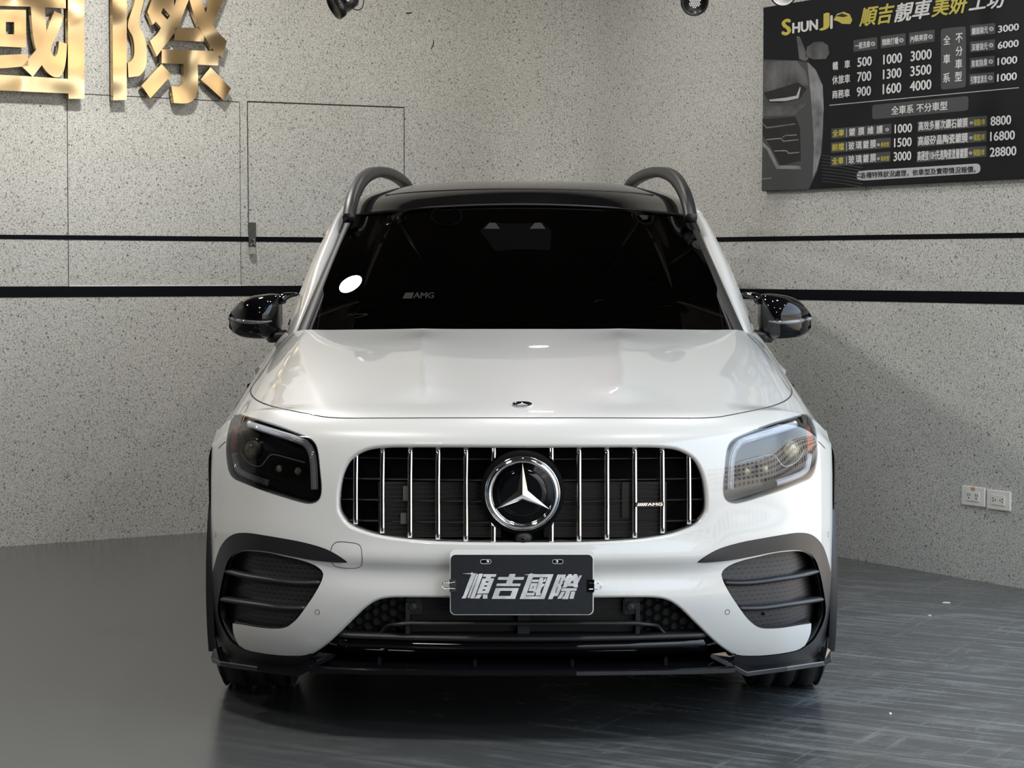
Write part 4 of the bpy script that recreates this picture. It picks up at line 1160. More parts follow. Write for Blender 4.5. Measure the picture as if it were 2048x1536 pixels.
# ------------------------------------------------------------------ headlamps
def hz(X, Y): return (1430 + X / 7.316, 810 + Y / 7.316)
def hl(X, Y): return (2 * CXP - (440 + X / 7.68), 820 + Y / 7.68)      # left lamp view, mirrored
for sd in (1, -1):
    S_ = (lambda V: V) if sd > 0 else mirx
    fl_ = (lambda F: F) if sd > 0 else (lambda F: [f[::-1] for f in F])
    V, F, N = panel(CLS['headlamp'], lambda p, n: p + Vector((-.006, .050, 0)), both=False, side=sd)
    hd = mk('headlamp', V, F, M['lampdark'], car, normals=N)
    V, F, N = rim(LP['headlamp'], .002, .055, sides=(sd,), inward=1, base=-.0035); mk('lamp_surround', V, F, M['gblack'], hd, normals=N)
    def at(p, d=.02): return sp(p[0], p[1], d)
    for pth, w in (([hz(228, 1245), hz(240, 900), hz(268, 720), hz(330, 605), hz(440, 530), hz(800, 415), hz(1190, 290)], .0105), ([hz(910, 1150), hz(1100, 1085), hz(1280, 1005), hz(1355, 920), hz(1385, 720)], .0090)):
        pts = catmull([at(p, .016) for p in pth], 8)
        V, F = sweep(pts, [(w * math.cos(q), w * .6 * math.sin(q)) for q in [i * math.pi / 5 for i in range(10)]], up=Vector((0, 1, 0)))
        g = mk('light_guide', S_(V), fl_(F), M['drl'], hd)
        for o in (-.55, .0, .5):      # fine ribs of the light guide
            fr = frames(pts, Vector((0, 1, 0))); q = [p + f[1] * (w * o) - Vector((0, w * .62, 0)) for p, f in zip(pts, fr)]
            V, F = sweep(q, circle(.0007, 5)); mk('guide_rib', S_(V), fl_(F), M['chrome'], g)
    V, F = sweep(catmull([at(p, .028) for p in [hl(300, 610), hl(345, 720), hl(430, 820), hl(560, 878), hl(635, 862), hl(690, 795), hl(755, 715), hl(830, 700), hl(1000, 740), hl(1295, 822)]], 6), circle(.0016, 6)); mk('chrome_line', S_(V), fl_(F), M['platetext'], hd)
    c = at(hl(490, 620), .034)
    Rm = Matrix.Translation(c) @ Vector((.35, -1, .08)).to_track_quat('Z', 'Y').to_matrix().to_4x4()
    V, F = lathe_vf([(.033, -.03), (.033, -.004), (.030, .000), (.027, -.002)], 32, Rm); pr = mk('projector_housing', S_(V), fl_(F), M['gblack'], hd)
    V, F = lathe_vf([(.026, -.006), (.024, .002), (.017, .008), (.008, .011), (.001, .0118)], 32, Rm); mk('projector_lens', S_(V), fl_(F), M['lampball'], pr)
    for (X0, Y0_, X1, Y1) in ((770, 790, 1020, 1020), (1070, 830, 1300, 1060)):
        pts = [at(hl(*q), .040) for q in ((X0, Y0_), (X1, Y0_ + (X1 - X0) * .18), (X1, Y1 + (X1 - X0) * .12), (X0, Y1))]
        if (pts[1] - pts[0]).cross(pts[2] - pts[0]).y > 0: pts = pts[::-1]
        bk = [p + Vector((0, .02, 0)) for p in pts]
        V = pts + bk; F = [(0, 1, 2, 3), (7, 6, 5, 4), (0, 4, 5, 1), (1, 5, 6, 2), (2, 6, 7, 3), (3, 7, 4, 0)]
        lm = mk('led_module', S_(V), fl_(F), M['gblack'], hd, smooth=False)
        c2 = (pts[0] + pts[1] + pts[2] + pts[3]) / 4
        V, F = lathe_vf([(.011, -.003), (.010, .002), (.005, .005), (.001, .0055)], 20, Matrix.Translation(c2) @ Vector((.2, -1, 0)).to_track_quat('Z', 'Y').to_matrix().to_4x4()); mk('led_lens', S_(V), fl_(F), M['lampball'], lm)
    am = [at(hz(*q), .007) for q in ((1336, 350), (1378, 302), (1398, 350), (1425, 470), (1447, 570), (1440, 640), (1412, 680), (1368, 668), (1352, 500))]
    n = len(am); V = am + [p + Vector((-.002, .010, 0)) for p in am]; F = [tuple(range(n)), tuple(range(n, 2 * n))[::-1]] + [(i, n + i, n + (i + 1) % n, (i + 1) % n) for i in range(n)]
    bm = bmesh.new(); vs = [bm.verts.new(v) for v in S_(V)]; [bm.faces.new([vs[i] for i in f]) for f in F]; bmesh.ops.recalc_face_normals(bm, faces=bm.faces)
    from_bm('side_reflector', bm, M['amber'], hd, label='amber reflector')
    V, F, N = panel(CLS['headlamp'], lambda p, n: p + n * .0005, both=False, side=sd); mk('lamp_lens', V, F, M['lens'], hd, normals=N)

# ------------------------------------------------------------------ side intakes
def brick_mat():
    m = bpy.data.materials.new('slotted_panel'); m.use_nodes = True; nt = m.node_tree; b = nt.nodes['Principled BSDF']
    tc = nt.nodes.new('ShaderNodeTexCoord'); mp = nt.nodes.new('ShaderNodeMapping'); mp.inputs['Rotation'].default_value = (math.radians(90), math.radians(0), 0)
    sx = nt.nodes.new('ShaderNodeSeparateXYZ'); cx = nt.nodes.new('ShaderNodeCombineXYZ')
    nt.links.new(tc.outputs['Object'], sx.inputs[0])
    ad = nt.nodes.new('ShaderNodeMath'); ad.operation = 'MULTIPLY_ADD'; ad.inputs[1].default_value = .9; nt.links.new(sx.outputs['Y'], ad.inputs[0])
    ab = nt.nodes.new('ShaderNodeMath'); ab.operation = 'ABSOLUTE'; nt.links.new(sx.outputs['X'], ab.inputs[0]); nt.links.new(ab.outputs[0], ad.inputs[2])
    nt.links.new(ad.outputs[0], cx.inputs[0]); nt.links.new(sx.outputs['Z'], cx.inputs[1])
    br = nt.nodes.new('ShaderNodeTexBrick'); br.offset = .5; nt.links.new(cx.outputs[0], br.inputs['Vector'])
    br.inputs['Scale'].default_value = 1; br.inputs['Brick Width'].default_value = .026; br.inputs['Row Height'].default_value = .0125
    br.inputs['Mortar Size'].default_value = .0048; br.inputs['Mortar Smooth'].default_value = .0
    br.inputs['Color1'].default_value = br.inputs['Color2'].default_value = (.004, .004, .005, 1); br.inputs['Mortar'].default_value = (.030, .030, .033, 1)
    nt.links.new(br.outputs['Color'], b.inputs['Base Color']); b.inputs['Roughness'].default_value = .5
    bp = nt.nodes.new('ShaderNodeBump'); bp.inputs['Distance'].default_value = .002; nt.links.new(br.outputs['Fac'], bp.inputs['Height']); nt.links.new(bp.outputs[0], b.inputs['Normal'])
    return m
M['slotted'] = brick_mat()
for sd in (1, -1):
    xi = sp(*Z2(1345, 950)).x
    V, F, N = panel(CLS['intake'], lambda p, n: p + Vector((0, .030 + .9 * max(0, p.x - xi), 0)), both=False, side=sd)
    it = mk('side_intake', V, F, M['slotted'], car, normals=N)
    if sd > 0: it_r = it
    V, F, N = rim(LP['intake'], .001, .13, sides=(sd,), base=-.004); mk('intake_duct', V, F, M['mblack'], it, normals=N)
    for pth in ([(1010, 958), (1140, 958), (1300, 938), (1400, 920), (1470, 900)], [(1085, 1085), (1200, 1083), (1330, 1066), (1420, 1052), (1490, 1040)]):
        pts = catmull([sp(*Z2(*q), .018) for q in pth], 6)
        V, F = sweep(pts, [(-.025, -.006), (.004, -.008), (.012, -.003), (.012, .002), (.002, .007), (-.025, .008)])
        if sd < 0: V = mirx(V); F = [f[::-1] for f in F]
        mk('intake_blade', V, F, M['trim'], it)
hp = sp(1529, 1231, .026)
V, F = lathe_vf([(.004, -.002), (.004, .001), (.001, .0012)], 14, Matrix.Translation(hp) @ Vector((.3, -1, 0)).to_track_quat('Z', 'Y').to_matrix().to_4x4()); mk('hole_disc', V, F, M['deep'], it_r)  # black disc on the panel, standing for a small dark hole
# parking sensors, towing cover
for pxy in ((1454.6, 1224), (1656, 1069)):
    c = to_st(*pxy)
    for sd in (1, -1):
        ring = [Vector((c.x + .0068 * math.cos(a), c.y + .0068 * math.sin(a))) for a in [i * math.pi / 10 for i in range(21)]]
        strip_on(ring, .0012, .0006, M['gap'], 'parking_sensor', car, sides=(sd,))
TOW = [(2 * CXP - (400 + x / 2.477), 780 + y / 2.477) for x, y in ((655, 775), (672, 756), (700, 752), (740, 755), (780, 762), (796, 775), (802, 805), (804, 850), (798, 872), (775, 882), (730, 883), (680, 876), (660, 862), (650, 830), (650, 795))]
tow = st_loop(TOW, 3); strip_on(tow + tow[:1], .0016, .0006, M['gap'], 'towing_cover', car, sides=(-1,))

# ------------------------------------------------------------------ lower grille and splitter
V, F, N = panel(CLS['lower'], lambda p, n: p + Vector((0, .115, 0)))
low = mk('lower_grille', V, F, M['deep'], car, normals=N)
def hexpanel(sd):
    """honeycomb side panels of the lower opening"""
    cells = []; r = .0155
    bm = bmesh.new()
    for i in range(-2, 22):
        for j in range(0, 12):
            x = .300 + i * r * 1.5; z = .288 + (j + .5 * (i % 2)) * r * math.sqrt(3)
            if x < .305 or x > .60: continue
            s = None
            h, n_, i_, d_ = BVH.ray_cast(Vector((x, -1, z)), Vector((0, 1, 0)))
            if h is None: continue
            q, c = divmod(i_, NS - 1)
            if not inside((sg[c], tg[q]), LP['lower']): continue
            y = h.y + .055
            o = []; n = []
            for k in range(6):
                a = k * math.pi / 3; o.append(bm.verts.new((sd * (x + r * math.cos(a)), y, z + r * .98 * math.sin(a)))); 
            for k in range(6):
                a = k * math.pi / 3; n.append(bm.verts.new((sd * (x + r * .82 * math.cos(a)), y - .004, z + r * .80 * math.sin(a))))
            m_ = [bm.verts.new((v.co.x, v.co.y + .018, v.co.z)) for v in n]
            for k in range(6):
                bm.faces.new((o[k], o[(k + 1) % 6], n[(k + 1) % 6], n[k])); bm.faces.new((n[k], n[(k + 1) % 6], m_[(k + 1) % 6], m_[k]))
            bm.faces.new(m_)
    bmesh.ops.remove_doubles(bm, verts=bm.verts, dist=.002); bmesh.ops.recalc_face_normals(bm, faces=bm.faces)
    return bm
for sd in (1, -1): from_bm('honeycomb_panel', hexpanel(sd), M['mblack'], low)
bm = bmesh.new()
for i in range(22):
    z = .285 + i * .0065; bm_box(bm, (-.30, .086, z), (.30, .092, z + .0022))
bm_box(bm, (-.302, .091, .280), (.302, .096, .432)); from_bm('intercooler_core', bm, M['fin'], low)
for px, w in ((816, 9), (1275, 9), (1047, 24)):
    c = cl(px, 1250, .07); boxo('grille_post', (c.x, .070, .325), (w * .00134, .03, .10), M['mblack'], low)
zb = cl(1045, 1245, .05).z
pts = [sp(1334, 1279, .045), sp(1310, 1258, .045), Vector((cl(1290, 1250, .05).x, .055, zb - .004)), Vector((cl(1272, 1246, .05).x, .052, zb))]
mid = [Vector((x, .050, zb)) for x in np.linspace(.26, -.26, 14)]
V, F = sweep(catmull(pts + mid + mirx(pts[::-1]), 4), [(-.025, -.004), (.008, -.005), (.010, 0), (.008, .004), (-.025, .004)])
mk('cross_bar', V, F, M['mblack'], low)
for px in (828, 1263):
    c = cl(px, 1212, .06); MS_ = Matrix.Translation(Vector((c.x, .055, c.z))) @ Matrix.Rotation(math.radians(90), 4, 'X')
    boxo('sensor_mount', (c.x, .075, c.z), (.045, .03, .045), M['mblack'], low, .004)
    V, F = lathe_vf([(.013, -.01), (.013, .004), (.010, .005), (.0095, .002)], 24, MS_); sn = mk('radar_sensor', V, F, M['trim'], low)
    V, F = lathe_vf([(.0095, .001), (.0085, .004), (.001, .0045)], 20, MS_); mk('sensor_face', V, F, M['seal'], sn)
def planloft(name, xs, prof, m, parent):
    """profile [(extra y, z)] carried along the plan curve of the nose"""
    V = []; n = len(prof)
    for x in xs:
        p = float(np.interp(abs(x), XC, PC)) + max(0, abs(x) - .49) * 1.6
        for dy, z in prof: V.append(Vector((x, p + dy, z)))
    F = [f for f in grid_faces(len(xs), n)]
    o = mk(name, V, F, m, parent); bm = bmesh.new(); bm.from_mesh(o.data); bmesh.ops.recalc_face_normals(bm, faces=bm.faces); bm.to_mesh(o.data); bm.free(); return o
xs = np.linspace(-.515, .515, 61)
planloft('grille_sill', xs, [(.10, .290), (.020, .289), (.012, .285), (.012, .277), (.022, .273), (.10, .272)], M['mblack'], car)
planloft('lower_valance', np.linspace(-.555, .555, 67), [(.08, .272), (.028, .272), (.020, .268), (.022, .250), (.040, .232), (.060, .226), (.20, .222)], M['gblack'], car)
def splitter_plate(xs, ztop, zbot, front, name):
    V = []
    for x in xs:
        p = float(np.interp(abs(x), XC, PC)); zt, zb_ = ztop(abs(x)), zbot(abs(x))
        for dy, z in ((.25, zt + .012), (.03, zt + .006), (front + .006, zt + .001), (front, zt - .003), (front, zb_ + .003), (front + .004, zb_), (.25, zb_)): V.append(Vector((x, p + dy, z)))
    n = 7; F = []
    for i in range(len(xs) - 1):
        for j in range(n): F.append((i * n + j, i * n + (j + 1) % n, (i + 1) * n + (j + 1) % n, (i + 1) * n + j))
    F += [tuple(range(n)), tuple((len(xs) - 1) * n + j for j in range(n))[::-1]]
    o = mk(name, V, F, M['gblack'], car, smooth=False); bm = bmesh.new(); bm.from_mesh(o.data); bmesh.ops.recalc_face_normals(bm, faces=bm.faces); bm.to_mesh(o.data); bm.free(); return o
zt = lambda x: float(np.interp(x, [0, .3, .57], [.205, .202, .198])); zbf = lambda x: float(np.interp(x, [0, .3, .57], [.188, .186, .180]))
spl = splitter_plate(np.linspace(-.575, .575, 49), zt, zbf, -.025, 'front_splitter')
for px in (757, 950, 1145, 1334):
    c = cl(px, 1325, 0); p = float(np.interp(abs(c.x), XC, PC)); boxo('splitter_bracket', (c.x, p + .012, .216), (.010, .022, .024), M['gblack'], spl, .002)
for sd in (1, -1):
    fr_ = [cl(1421, 1307, .060), cl(1493.7, 1344, .095), cl(1575, 1333.5, .195), cl(1648, 1323, .360), cl(1663, 1316, .440)]
    inn = [Vector((p.x - .02, p.y + .13, p.z + .030)) for p in fr_]; inn[0] = cl(1470, 1300, .16)
    inn[1] = cl(1500, 1322, .22); inn[2] = cl(1570, 1316, .31); inn[3] = cl(1625, 1306, .42); inn[4] = cl(1645, 1303, .47)
    n = 5; dz = Vector((0, 0, -.0135))
    V = fr_ + inn + [p + dz for p in fr_] + [p + dz for p in inn]
    F = []
    for i in range(n - 1):
        F += [(i, i + 1, n + i + 1, n + i), (2 * n + i, 3 * n + i, 3 * n + i + 1, 2 * n + i + 1), (i, 2 * n + i, 2 * n + i + 1, i + 1), (n + i, n + i + 1, 3 * n + i + 1, 3 * n + i)]
    F += [(0, n, 3 * n, 2 * n), (n - 1, 3 * n - 1, 4 * n - 1, 2 * n - 1)]
    bm = bmesh.new(); vs = [bm.verts.new(v) for v in (V if sd > 0 else mirx(V))]; [bm.faces.new([vs[i] for i in f]) for f in F]; bmesh.ops.recalc_face_normals(bm, faces=bm.faces)
    bmesh.ops.bevel(bm, geom=bm.edges[:], offset=.002, segments=1, affect='EDGES')
    wg = from_bm('splitter_wing', bm, M['gblack'], car)
    q = [cl(1655, 1296, .42), cl(1661, 1300, .44), cl(1664.5, 1316, .45), cl(1662, 1326, .44), cl(1648, 1326, .37), cl(1650, 1318, .38)]
    V = q + [p + Vector((-.012, .03, 0)) for p in q]; n = 6
    F = [tuple(range(n)), tuple(range(n, 2 * n))[::-1]] + [(i, n + i, n + (i + 1) % n, (i + 1) % n) for i in range(n)]
    bm = bmesh.new(); vs = [bm.verts.new(v) for v in (V if sd > 0 else mirx(V))]; [bm.faces.new([vs[i] for i in f]) for f in F]; bmesh.ops.recalc_face_normals(bm, faces=bm.faces)
    from_bm('wing_endplate', bm, M['gblack'], wg)
    V, F = sweep([cl(1421, 1309, .055), cl(1446, 1322, .07), cl(1493, 1348, .09)], [(-.004, -.006), (.004, -.006), (.004, .003), (-.004, .003)])
    mk('wing_strut', V if sd > 0 else mirx(V), F if sd > 0 else [f[::-1] for f in F], M['gblack'], wg, smooth=False)

# ------------------------------------------------------------------ greenhouse
def loft(name, rows, m, parent, nr=20, nc=None, both_=True, label=None, thick=None):
    """rows: list of polylines (right half or full) with equal counts; splined along and across"""
    R = [[Vector(p) for p in r] for r in rows]
    cols = list(zip(*R)); C2 = [resample(catmull(list(c), 8), nr) for c in cols]
    R2 = list(zip(*C2)); out = []
    for r in R2: out.append(resample(catmull(list(r), 8), nc or 12))
    V = [p for r in out for p in r]; F = grid_faces(len(out), len(out[0]))
    return V, F
def solidify(o, t, off=-1):
    md = o.modifiers.new('thickness', 'SOLIDIFY'); md.thickness = t; md.offset = off; return o
def mirrored_row(half): return [Vector((-p[0], p[1], p[2])) for p in half[::-1] if abs(p[0]) > 1e-6] + [Vector(p) for p in half]
V = []
for i in range(49):
    v = i / 48; w = .714 - .111 * v
    for j in range(81):
        u = -1 + j / 40; V.append(Vector((u * w, 1.24 + .88 * v + (.23 - .105 * v) * u * u, 1.030 + .472 * v + .022 * math.sin(math.pi * v) + u * u * (.010 - .042 * v))))
F = grid_faces(49, 81)
WSV, WSF = V, F
WBVH = BVHTree.FromPolygons(V, F)
if (V[F[0][1]] - V[F[0][0]]).cross(V[F[0][2]] - V[F[0][0]]).y > 0: F = [f[::-1] for f in F]
wsh = mk('windshield', V, F, M['glass'], car)
def on_ws(px, py, lift_=0.0):
    d = ray(px, py); h, n, i, dd = WBVH.ray_cast(CAM - ORG, d); 
    if n.y > 0: n = -n
    return h + n * lift_
# things seen faintly on and behind the glass
def ws_patch(name, pts, m, lift_):
    x0, x1 = min(p[0] for p in pts), max(p[0] for p in pts); y0, y1 = min(p[1] for p in pts), max(p[1] for p in pts)
    ex = [(x, y) for x in np.arange(x0 + 4, x1 - 3, 7) for y in np.arange(y0 + 3, y1 - 2, 5) if inside((x, y), pts)]
    v, tr = poly_tris([pts], ex); return mk(name, [on_ws(p[0], p[1], lift_) for p in v], tr, m, wsh)
P, Ft = text_vf('AMG', .03, .15)
def ws_text(P, F, x0, y1, x1, y0, m, name):
    V = [on_ws(x0 + (x1 - x0) * p[0], y1 + (y0 - y1) * p[1], .001) for p in P]; return mk(name, V, F, m, wsh, smooth=False)
ws_text(P, Ft, 826, 597, 869, 585, M['printdim'], 'windshield_lettering')
ws_patch('windshield_stripe', [(805, 597.5), (824, 597.5), (828, 585.5), (811, 585.5)], M['printdim'], .001)
sg_pts = [(694, 632), (700, 629), (706, 631), (712, 628), (718, 630), (726, 629), (734, 628)]
tube('windshield_signature', [on_ws(*p, .001) for p in sg_pts], .0012, M['printdim'], wsh, 5)
tube('signature_stroke', [on_ws(*p, .001) for p in [(709, 637), (722, 634), (736, 629)]], .0012, M['printdim'], wsh, 5)
for x in (985, 1076): ws_patch('sensor_window', [(x - 17, 458), (x + 15, 458), (x + 6, 446), (x - 6, 446)], M['printdim'], .001)
ws_patch('sensor_cover', [(960, 462), (975, 445), (1085, 445), (1103, 462), (1100, 500), (990, 502)], M['printfaint'], .0005)
ring = [on_ws(893 + 30 * math.cos(a), 433 + 19 * math.sin(a), .001) for a in [i * math.pi / 16 for i in range(32)]]
tube('toll_tag_ring', ring, .0035, M['printfaint'], wsh, 6, closed=True)
ws_patch('inspection_sticker', [(1188, 607), (1191, 599), (1212, 600), (1196, 604)], M['printfaint'], .001)
# black pillar trim, white pillars, seals
def pl(seq): return [cl(*q) for q in seq]
tin = pl([(1370, 434, 2.235), (1400, 503, 1.98), (1431, 577, 1.73), (1462, 651, 1.49), (1472, 680, 1.41)])
tout = pl([(1382, 428, 2.265), (1413, 497, 2.01), (1446, 570, 1.765), (1484, 655, 1.50), (1496, 684, 1.42)])
def ribbon(A, B, name, m, parent, bulge=.006, back=.03, n=40):
    A, B = resample(catmull(A, 8), n), resample(catmull(B, 8), n); V = []
    for a, b in zip(A, B):
        mid = (a + b) / 2 + Vector((0, -bulge, bulge * .6)); V += [a + Vector((0, back, -back * .4)), a, a.lerp(mid, .6), mid, b.lerp(mid, .6), b, b + Vector((0, back, -back * .3))]
    F = grid_faces(n, 7); 
    if (V[F[15][1]] - V[F[15][0]]).cross(V[F[15][2]] - V[F[15][0]]).y > 0: F = [f[::-1] for f in F]
    return both(name, V, F, m, parent)
ribbon(tin, tout, 'pillar_trim', M['mblack'], car, .004, .02)
sin_ = pl([(1367, 436, 2.233), (1397, 505, 1.977), (1428, 579, 1.727), (1457, 651, 1.48), (1466, 680, 1.40)])
ribbon(sin_, [p + Vector((.006, .004, 0)) for p in sin_], 'glass_seal', M['seal'], car, .003, .01)
pout = pl([(1388, 407, 2.36), (1410, 437, 2.22), (1432, 476, 2.10), (1453, 518, 1.98), (1471, 560, 1.88), (1487, 600, 1.80), (1499, 632, 1.75), (1508, 658, 1.72), (1519, 690, 1.70)])
pin = pl([(1381, 424, 2.29), (1393, 452, 2.20), (1412, 494, 2.03), (1432, 538, 1.88), (1449, 577, 1.75), (1466, 615, 1.63), (1479, 643, 1.54), (1487, 660, 1.49), (1500, 690, 1.42)])
ribbon(pin, pout, 'front_pillar', M['white'], car, .012, .10)
# roof
rf = [[(0, 2.11, 1.500), (.20, 2.12, 1.497), (.40, 2.15, 1.488), (.53, 2.195, 1.478), (.615, 2.24, 1.466), (.635, 2.26, 1.44)],
      [(0, 2.35, 1.568), (.20, 2.36, 1.565), (.40, 2.39, 1.555), (.53, 2.43, 1.540), (.610, 2.46, 1.522), (.635, 2.47, 1.475)],
      [(0, 2.75, 1.610), (.20, 2.75, 1.608), (.38, 2.76, 1.598), (.50, 2.77, 1.578), (.590, 2.78, 1.560), (.622, 2.79, 1.515)],
      [(0, 3.25, 1.622), (.19, 3.25, 1.620), (.37, 3.25, 1.611), (.48, 3.25, 1.600), (.575, 3.25, 1.580), (.610, 3.25, 1.53)],
      [(0, 3.75, 1.612), (.19, 3.75, 1.610), (.36, 3.75, 1.602), (.47, 3.75, 1.590), (.560, 3.75, 1.568), (.60, 3.75, 1.52)],
      [(0, 4.25, 1.575), (.19, 4.25, 1.573), (.35, 4.24, 1.565), (.45, 4.22, 1.553), (.540, 4.20, 1.53), (.59, 4.18, 1.48)]]
V, F = loft('', [mirrored_row(r) for r in rf], None, None, 40, 49)
if (V[F[0][1]] - V[F[0][0]]).cross(V[F[0][2]] - V[F[0][0]]).z < 0: F = [f[::-1] for f in F]
roof = mk('roof', V, F, M['gblack'], car)
RB = BVHTree.FromPolygons(V, F)
def roof_z(x, y):
    h = RB.ray_cast(Vector((x, y, 3)), Vector((0, 0, -1)))[0]; return h.z if h else 1.5
V, F = sweep([Vector((x, 2.34 + .10 * (x / .55) ** 2, roof_z(x, 2.34 + .10 * (x / .55) ** 2) + .0005)) for x in np.linspace(-.50, .50, 40)], [(-.006, -.004), (.006, -.004), (.005, .002), (-.005, .002)])
mk('sunroof_edge', V, F, M['mblack'], roof)
V, F = sweep([Vector((x, 2.105 + .135 * (x / .615) ** 2, 1.503 - .036 * (x / .615) ** 2)) for x in np.linspace(-.60, .60, 40)], [(-.004, -.004), (.004, -.004), (.004, .0015), (-.004, .0015)])
mk('windshield_header_seal', V, F, M['seal'], roof)
# roof rails
rl = pl([(1382, 437, 2.13), (1376.5, 407, 2.20), (1367, 379, 2.33), (1352, 357, 2.55), (1333, 346, 2.85), (1313, 344, 3.15), (1293, 348, 3.5), (1274, 357, 3.95), (1259, 370, 4.15), (1252, 384, 4.2)])
pts = catmull(rl, 8); n = len(pts)
V, F = sweep(pts, [(-.021, -.020), (.021, -.020), (.023, .004), (.014, .020), (-.014, .020), (-.023, .004)])
both('roof_rail', V, F, M['trim'], car)

# ------------------------------------------------------------------ sides, tail, wheels
YS = [1.36, 1.50, 1.64, 1.95, 2.4, 3.0, 3.6, 4.1, 4.40, 4.58]
def crest(y): return float(np.interp(y, [.5, 1.07, 1.5, 2.25, 3.2, 4.6], [.76, .848, .900, .968, .995, .985]))
rows = []
for y in YS:
    k = float(np.interp(y, [1.6, 4.0, 4.3, 4.62], [1, 1, .97, .86])); zc_ = crest(y)
    belt = float(np.interp(y, [1.36, 1.6, 2.4, 4.6], [1.028, 1.055, 1.085, 1.12])); bx = float(np.interp(y, [1.36, 1.6, 1.9, 2.4, 4.6], [.745, .79, .80, .785, .76])); q_ = .006 * (y < 1.6)
    rows.append([Vector((x * k, y, z)) for x, z in ((.80, .24), (.885, .30), (.902, .48), (.905 - q_, .70), (.902 - q_, zc_ - q_), (.885 - q_, zc_ + .028 - q_ * 2), (bx + .02, belt - .012 - q_), (bx - .02, belt - q_))])
V, F = loft('', rows, None, None, 40, 30)
if (V[F[5][1]] - V[F[5][0]]).cross(V[F[5][2]] - V[F[5][0]]).x < 0: F = [f[::-1] for f in F]
def in_arch(p, yc, r): return (p.y - yc) ** 2 + (p.z - .36) ** 2 < r * r
F = [f for f in F if not in_arch(sum((V[i] for i in f), Vector()) / 4, 3.69, .40)]
both('body_side', V, F, M['white'], car)
# front quarter between the shell and the doors, with the wheel arch
YQ = [.95, 1.1, 1.3, 1.5, 1.66]
rows = [[Vector((x, y, z)) for x, z in ((.86, .24), (.895, .34), (.902, .50), (.905, .70), (.901, crest(y) - .02), (.896, crest(y) - .004))] for y in [.50, .60, .75, .9] + YQ]
V, F = loft('', rows, None, None, 60, 30)
if (V[F[5][1]] - V[F[5][0]]).cross(V[F[5][2]] - V[F[5][0]]).x < 0: F = [f[::-1] for f in F]
F = [f for f in F if not in_arch(sum((V[i] for i in f), Vector()) / 4, .86, .40)]
both('front_wing', V, F, M['white'], car)
for yc in (.86, 3.69):
    A = [Vector((.905, yc + .385 * math.cos(a), .36 + .385 * math.sin(a))) for a in np.linspace(math.radians(-33), math.radians(213), 46)]
    A = [p for p in A if p.z > .158]
    V = []; 
    for p in A:
        d = Vector((0, p.y - yc, p.z - .36)).normalized()
        V += [p - d * .03 + Vector((-.06, 0, 0)), p - d * .03 + Vector((.000, 0, 0)), p + Vector((.004, 0, 0)), p + d * .035 + Vector((.001, 0, 0)), p + d * .038 + Vector((-.02, 0, 0))]
    F = grid_faces(len(A), 5)
    if (V[F[1][1]] - V[F[1][0]]).cross(V[F[1][2]] - V[F[1][0]]).x < 0: F = [f[::-1] for f in F]
    both('wheel_arch_cladding', V, F, M['trim'], car)
    # inner arch liner
    A = [Vector((.0, yc + .38 * math.cos(a), .36 + .38 * math.sin(a))) for a in np.linspace(math.radians(-20), math.radians(200), 30)]
    V = []
    for p in A: V += [Vector((.60, p.y, p.z)), Vector((.875, p.y, p.z))]
    both('arch_liner', V, grid_faces(30, 2), M['deep'], car)
bm = bmesh.new(); bm_box(bm, (-.60, .20, .20), (.60, 4.35, .42), .04); from_bm('underbody', bm, M['deep'], car)
bm = bmesh.new(); bm_box(bm, (-.59, .22, .40), (.59, 1.18, .83), .04); from_bm('engine_block', bm, M['deep'], car)
# side glass and pillars
rows = [[Vector(p) for p in r] for r in (
    [(.785, 1.84, 1.06), (.755, 1.95, 1.20), (.70, 2.12, 1.35), (.655, 2.30, 1.455)],
    [(.785, 2.4, 1.085), (.745, 2.4, 1.22), (.70, 2.5, 1.38), (.640, 2.6, 1.500)],
    [(.775, 3.2, 1.10), (.735, 3.2, 1.24), (.685, 3.2, 1.40), (.618, 3.2, 1.535)],
    [(.76, 4.1, 1.115), (.72, 4.1, 1.24), (.665, 4.1, 1.39), (.600, 4.1, 1.505)],
    [(.735, 4.42, 1.12), (.70, 4.38, 1.24), (.64, 4.32, 1.38), (.575, 4.25, 1.475)])]
V, F = loft('', rows, None, None, 30, 16)
if (V[F[0][1]] - V[F[0][0]]).cross(V[F[0][2]] - V[F[0][0]]).x < 0: F = [f[::-1] for f in F]
both('side_glass', V, F, M['gblack'], car)
V, F = sweep(catmull([Vector((.655, 2.28, 1.462)), Vector((.643, 2.55, 1.505)), Vector((.622, 3.2, 1.545)), Vector((.605, 4.05, 1.515)), Vector((.578, 4.25, 1.478))], 8), circle(.020, 10)); both('cant_rail', V, F, M['white'], car)
tl = [[(0, 4.64, .55), (.4, 4.63, .55), (.70, 4.58, .56), (.80, 4.50, .58)], [(0, 4.66, .80), (.4, 4.65, .80), (.70, 4.60, .81), (.80, 4.52, .83)], [(0, 4.60, 1.08), (.4, 4.59, 1.08), (.66, 4.55, 1.09), (.75, 4.46, 1.10)]]
V, F = loft('', [mirrored_row(r) for r in tl], None, None, 16, 25); mk('tailgate', V, F, M['white'], car)
tl = [[(0, 4.60, 1.08), (.4, 4.59, 1.08), (.66, 4.55, 1.09), (.745, 4.45, 1.11)], [(0, 4.48, 1.33), (.35, 4.47, 1.33), (.57, 4.43, 1.33), (.65, 4.35, 1.33)], [(0, 4.25, 1.575), (.30, 4.24, 1.572), (.45, 4.22, 1.553), (.56, 4.19, 1.50)]]
V, F = loft('', [mirrored_row(r) for r in tl], None, None, 16, 25); mk('rear_window', V, F, M['gblack'], car)
bm = bmesh.new(); bm_box(bm, (-.76, 4.30, .28), (.76, 4.62, .58), .06); from_bm('rear_bumper', bm, M['white'], car)
